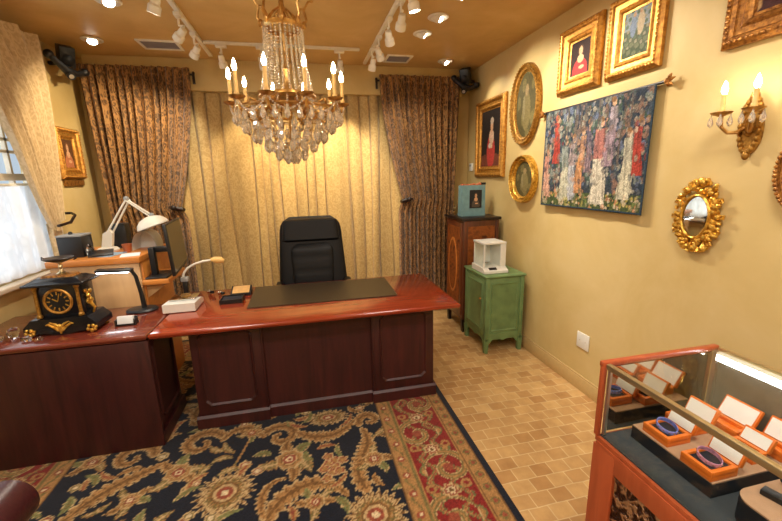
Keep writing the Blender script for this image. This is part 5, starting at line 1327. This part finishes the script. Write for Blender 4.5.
# wooden trim of the far end
MB().box((KX0+0.004, KY1-0.004, (KD+KT)/2), (0.016, 0.018, KT-KD), 0.003).box((cx_, KY1-0.002, KT-0.004), (KX1-KX0+0.012, 0.02, 0.02), 0.004).build('end_trim', M_CHERRY, kc)
MB().box((KX0+0.018, KY1-0.02, (KD+KT)/2), (0.01, 0.01, KT-KD-0.02)).box((KX1-0.012, KY1-0.02, (KD+KT)/2), (0.02, 0.016, KT-KD-0.02)).build('corner_post', M_ALU, kc)
MB().box((KX0+0.007, cy_, KT-0.006), (0.018, KY1-KY0-0.04, 0.02), 0.002).build('front_top_rail', M_ALUG, kc)
MB().box((KX1-0.006, cy_, KT-0.004), (0.016, KY1-KY0-0.04, 0.016), 0.002).build('rear_top_rail', M_ALUG, kc)
MB().box((KX1-0.022, cy_-0.005, KT-0.022), (0.022, KY1-KY0-0.05, 0.03), 0.003).build('light_bar', M_WHITE, kc)
MB().box((KX1-0.0345, cy_-0.005, KT-0.026), (0.004, KY1-KY0-0.06, 0.022)).build('light_tube', emit('case_light_tube', (0.95, 0.97, 1, 1), 9), kc)
MB().box((cx_, cy_, KT+0.001), (KX1-KX0-0.03, KY1-KY0-0.05, 0.005)).build('top_glass', M_PANE, kc)
MB().box((KX0+0.005, cy_, (KD+KT)/2), (0.005, KY1-KY0-0.05, KT-KD-0.02)).build('front_glass', M_PANE, kc)
MB().box((cx_, KY1-0.010, (KD+KT)/2), (KX1-KX0-0.05, 0.005, KT-KD-0.03)).build('end_mirror', M_MIRRORD, kc)
MB().box((KX1-0.006, cy_, (KD+KT)/2-0.02), (0.008, KY1-KY0-0.05, KT-KD-0.05)).build('rear_door', plain('grey_door', srgb(120, 116, 104), 0.5), kc)
# risers
KDT = KD+0.004
def riser(label, x0, x1, y0, y1, h, rad=0.0):
    t = thing('display_riser', label, 'display stand', ((x0+x1)/2, (y0+y1)/2, KDT), group='tan topped display risers')
    def outl(o):
        if rad == 0: return [(x0+o, y0+o), (x1-o, y0+o), (x1-o, y1-o), (x0+o, y1-o)]
        pts = []
        for (cx0, cy0, a0) in ((x0+rad, y0+rad, 180), (x1-rad, y0+rad, 270), (x1-rad, y1-rad, 0), (x0+rad, y1-rad, 90)):
            for k in range(7): a = R(a0+k*15); pts.append((cx0+(rad-o)*math.cos(a), cy0+(rad-o)*math.sin(a)))
        return pts
    MB().prism(outl(0), KDT, KDT+h-0.004, lambda a, b, h_: (a, b, h_)).build('body', M_RISERS, t)
    MB().prism(outl(0.001), KDT+h-0.004, KDT+h, lambda a, b, h_: (a, b, h_)).build('suede_top', M_RISERT, t)
    return KDT+h
R1 = riser('black sided display riser holding the two bracelet boxes in the glass case', 1.092, 1.43, 0.705, 0.985, 0.05)
R2 = riser('rounded display riser at the bottom right corner of the photo', 1.08, 1.36, 0.36, 0.655, 0.075, 0.05)
def jbox(label, x, y, z, w, d, h=0.032, lid=None, rz=0.0, tilt=22, cush=True):
    # hinge on +x side; lid leans back
    t = thing('bracelet_box', label, 'jewellery box', (x, y, z), rz, 'orange bracelet boxes in the glass case')
    l_ = lid or w
    mb = MB().box((0, 0, h*0.3), (w, d, h*0.6), 0.002)
    for (c, s) in (((-w/2+0.006, 0, h*0.7), (0.012, d, h*0.6)), ((w/2-0.006, 0, h*0.7), (0.012, d, h*0.6)), ((0, -d/2+0.006, h*0.7), (w-0.02, 0.012, h*0.6)), ((0, d/2-0.006, h*0.7), (w-0.02, 0.012, h*0.6))): mb.box(c, s, 0.002)
    mb.build('base', M_ORANGE, t, world=False)
    if cush: MB().box((0, 0, h*0.72), (w-0.026, d-0.026, h*0.3), 0.004).build('cushion', M_NAVYCUSH, t, world=False)
    L = Matrix.Translation((w/2+0.001, 0, h*0.85)) @ Euler((0, R(tilt), 0)).to_matrix().to_4x4()
    mb = MB().box((0.009, 0, l_/2), (0.016, d, l_), 0.003); mb.bm.transform(L); ld = mb.build('lid', M_ORANGE, t, world=False)
    mb = MB().box((0.0005, 0, l_/2), (0.003, d-0.012, l_-0.012)); mb.bm.transform(L); mb.build('satin_lining', M_SATIN, ld, world=False)
    return t
def bracelet(label, x, y, z, mat, a=0.034, b=0.028):
    t = thing('bracelet', label, 'bracelet', (x, y, z), R(80), 'enamel bracelets in orange boxes')
    m_ = Euler((R(0), R(-10), 0)).to_matrix().to_4x4()
    mb = MB(); n = 40; rings = []
    for r_, zz in ((1.0, 0.0), (1.03, 0.006), (1.0, 0.013), (0.94, 0.013), (0.94, 0.0)):
        rings.append([mb.bm.verts.new((a*r_*math.cos(2*PI*k/n), b*r_*math.sin(2*PI*k/n), zz)) for k in range(n)])
    for A, B in zip(rings, rings[1:]+rings[:1]):
        for k in range(n): mb.bm.faces.new((A[k], A[(k+1) % n], B[(k+1) % n], B[k]))
    mb.bm.transform(m_); mb.build('band', mat, t, world=False)
    mb = MB()
    for k in range(12): mb.sph((a*1.02*math.cos(2*PI*k/12), b*1.02*math.sin(2*PI*k/12), 0.0065), 0.0025, 6, 5)
    mb.bm.transform(m_); mb.build('studs', M_CHROME, t, world=False)
    t.location.z += 0.007
jbox('orange box holding the blue bracelet, front left in the glass case', 1.148, 0.905, R1, 0.095, 0.095, lid=0.06)
bracelet('blue enamel bracelet in the front left orange box', 1.146, 0.905, R1+0.027, M_BLUEEN)
jbox('orange box holding the mauve bracelet, nearest on the riser', 1.140, 0.758, R1, 0.10, 0.095, lid=0.06)
bracelet('mauve enamel bracelet in the nearest orange box', 1.138, 0.758, R1+0.027, M_PINKEN)
jbox('orange box holding the gold watch, behind the blue bracelet box', 1.265, 0.93, R1, 0.08, 0.10, lid=0.06)
wt = thing('wristwatch', 'black and gold wristwatch in the orange box behind the blue bracelet', 'watch', (1.262, 0.93, R1+0.028))
mb = MB().lathe([(0.0, 0.012), (0.018, 0.012), (0.021, 0.006), (0.02, 0.0), (0.0, 0.0)], 20, Matrix.Translation((1.262, 0.93, R1+0.032)), caps=False).build('watch_case', M_GOLDB, wt)
MB().tube([(1.262+0.018*math.cos(a), 0.93+0.034*math.sin(a), R1+0.034+0.006*math.cos(2*a)) for a in [k*PI/12 for k in range(24)]], 0.005, 6, closed=True).build('strap', M_BLACK, wt)
jbox('largest open orange box, at the back of the glass case', 1.375, 0.885, R1, 0.06, 0.115, lid=0.075, tilt=30, cush=False)
jbox('orange box close behind the mauve bracelet box', 1.305, 0.775, R1, 0.055, 0.085, lid=0.05, tilt=28)
jbox('orange box at the right edge of the photo inside the glass case', 1.40, 0.765, R1, 0.055, 0.095, lid=0.07, tilt=25, cush=False)
solo(MB().box((1.175, 0.575, R2+0.008), (0.03, 0.12, 0.016), 0.003, rot=(0, 0, 0.25)), 'display_bar', M_BLACK, 'short black bar lying on the rounded riser', 'display bar', (1.175, 0.575, R2))
solo(MB().box((1.26, 0.60, R2+0.035), (0.03, 0.09, 0.07), 0.008, rot=(0, R(20), 0)), 'velvet_pad', M_DECK, 'dark velvet pad standing on the rounded riser', 'display pad', (1.26, 0.60, R2))
rg = MB().tube([(1.225+0.010*math.cos(a), 0.548, R2+0.012+0.010*math.sin(a)) for a in [k*PI/10 for k in range(20)]], 0.003, 6, closed=True).sph((1.225, 0.548, R2+0.025), 0.005)
solo(rg, 'ring', M_GOLDB, 'gold ring standing on the rounded riser', 'ring', (1.225, 0.548, R2))

# ------------------------------------------------------------------ fill lights added behind the viewer to brighten the room, and daylight
for k, (x, y) in enumerate(((-1.0, 0.6), (1.0, 0.6), (-1.0, -1.0), (1.0, -1.0))):
    l = bpy.data.lights.new('fill_light', 'AREA'); l.shape = 'DISK'; l.size = 0.5; l.energy = 30; l.color = (1, 0.94, 0.84)
    o = bpy.data.objects.new('fill_light', l); C.objects.link(o); o.location = (x, y, ZC-0.02)
l = bpy.data.lights.new('daylight', 'AREA'); l.shape = 'RECTANGLE'; l.size = 1.8; l.size_y = 1.4; l.energy = 24; l.color = (0.80, 0.90, 1.0)
o = bpy.data.objects.new('daylight', l); C.objects.link(o); o.location = (XL-0.35, 2.7, 1.75); o.rotation_euler = (0, R(-90), 0)
w_ = bpy.data.worlds.new('World'); bpy.context.scene.world = w_; w_.use_nodes = True
bg = w_.node_tree.nodes['Background']; bg.inputs[0].default_value = (0.72, 0.84, 1.0, 1); bg.inputs[1].default_value = 0.8

# ------------------------------------------------------------------ camera
cam = bpy.data.cameras.new('camera'); co = bpy.data.objects.new('camera', cam); C.objects.link(co)
F, pitch, roll, axx, H = 380.0, R(12.43), R(1.343), 302.2, 1.64
dn = Vector((math.sin(roll)*math.cos(pitch), math.cos(roll)*math.cos(pitch), math.sin(pitch)))
yv = -(dn.x*(axx-391)+dn.z*F)/dn.y
Yc = Vector((axx-391, yv, F)).normalized(); Zc = -dn; Xc = Yc.cross(Zc)
Rw = Matrix((Xc, Yc, Zc))            # world = Rw @ (right, down, forward)
right, down, fwd = Rw.col[0], Rw.col[1], Rw.col[2]
m = Matrix((( right.x, -down.x, -fwd.x, 0), (right.y, -down.y, -fwd.y, 0), (right.z, -down.z, -fwd.z, H), (0, 0, 0, 1)))
co.matrix_world = m
cam.sensor_fit = 'HORIZONTAL'; cam.sensor_width = 36; cam.lens = 36*F/782; cam.clip_start = 0.02
sc0 = bpy.context.scene; sc0.camera = co
vs_ = sc0.view_settings
vs_.view_transform = 'Standard'; vs_.look = 'None'; vs_.gamma = 1; vs_.use_curve_mapping = False; vs_.exposure = 0.0
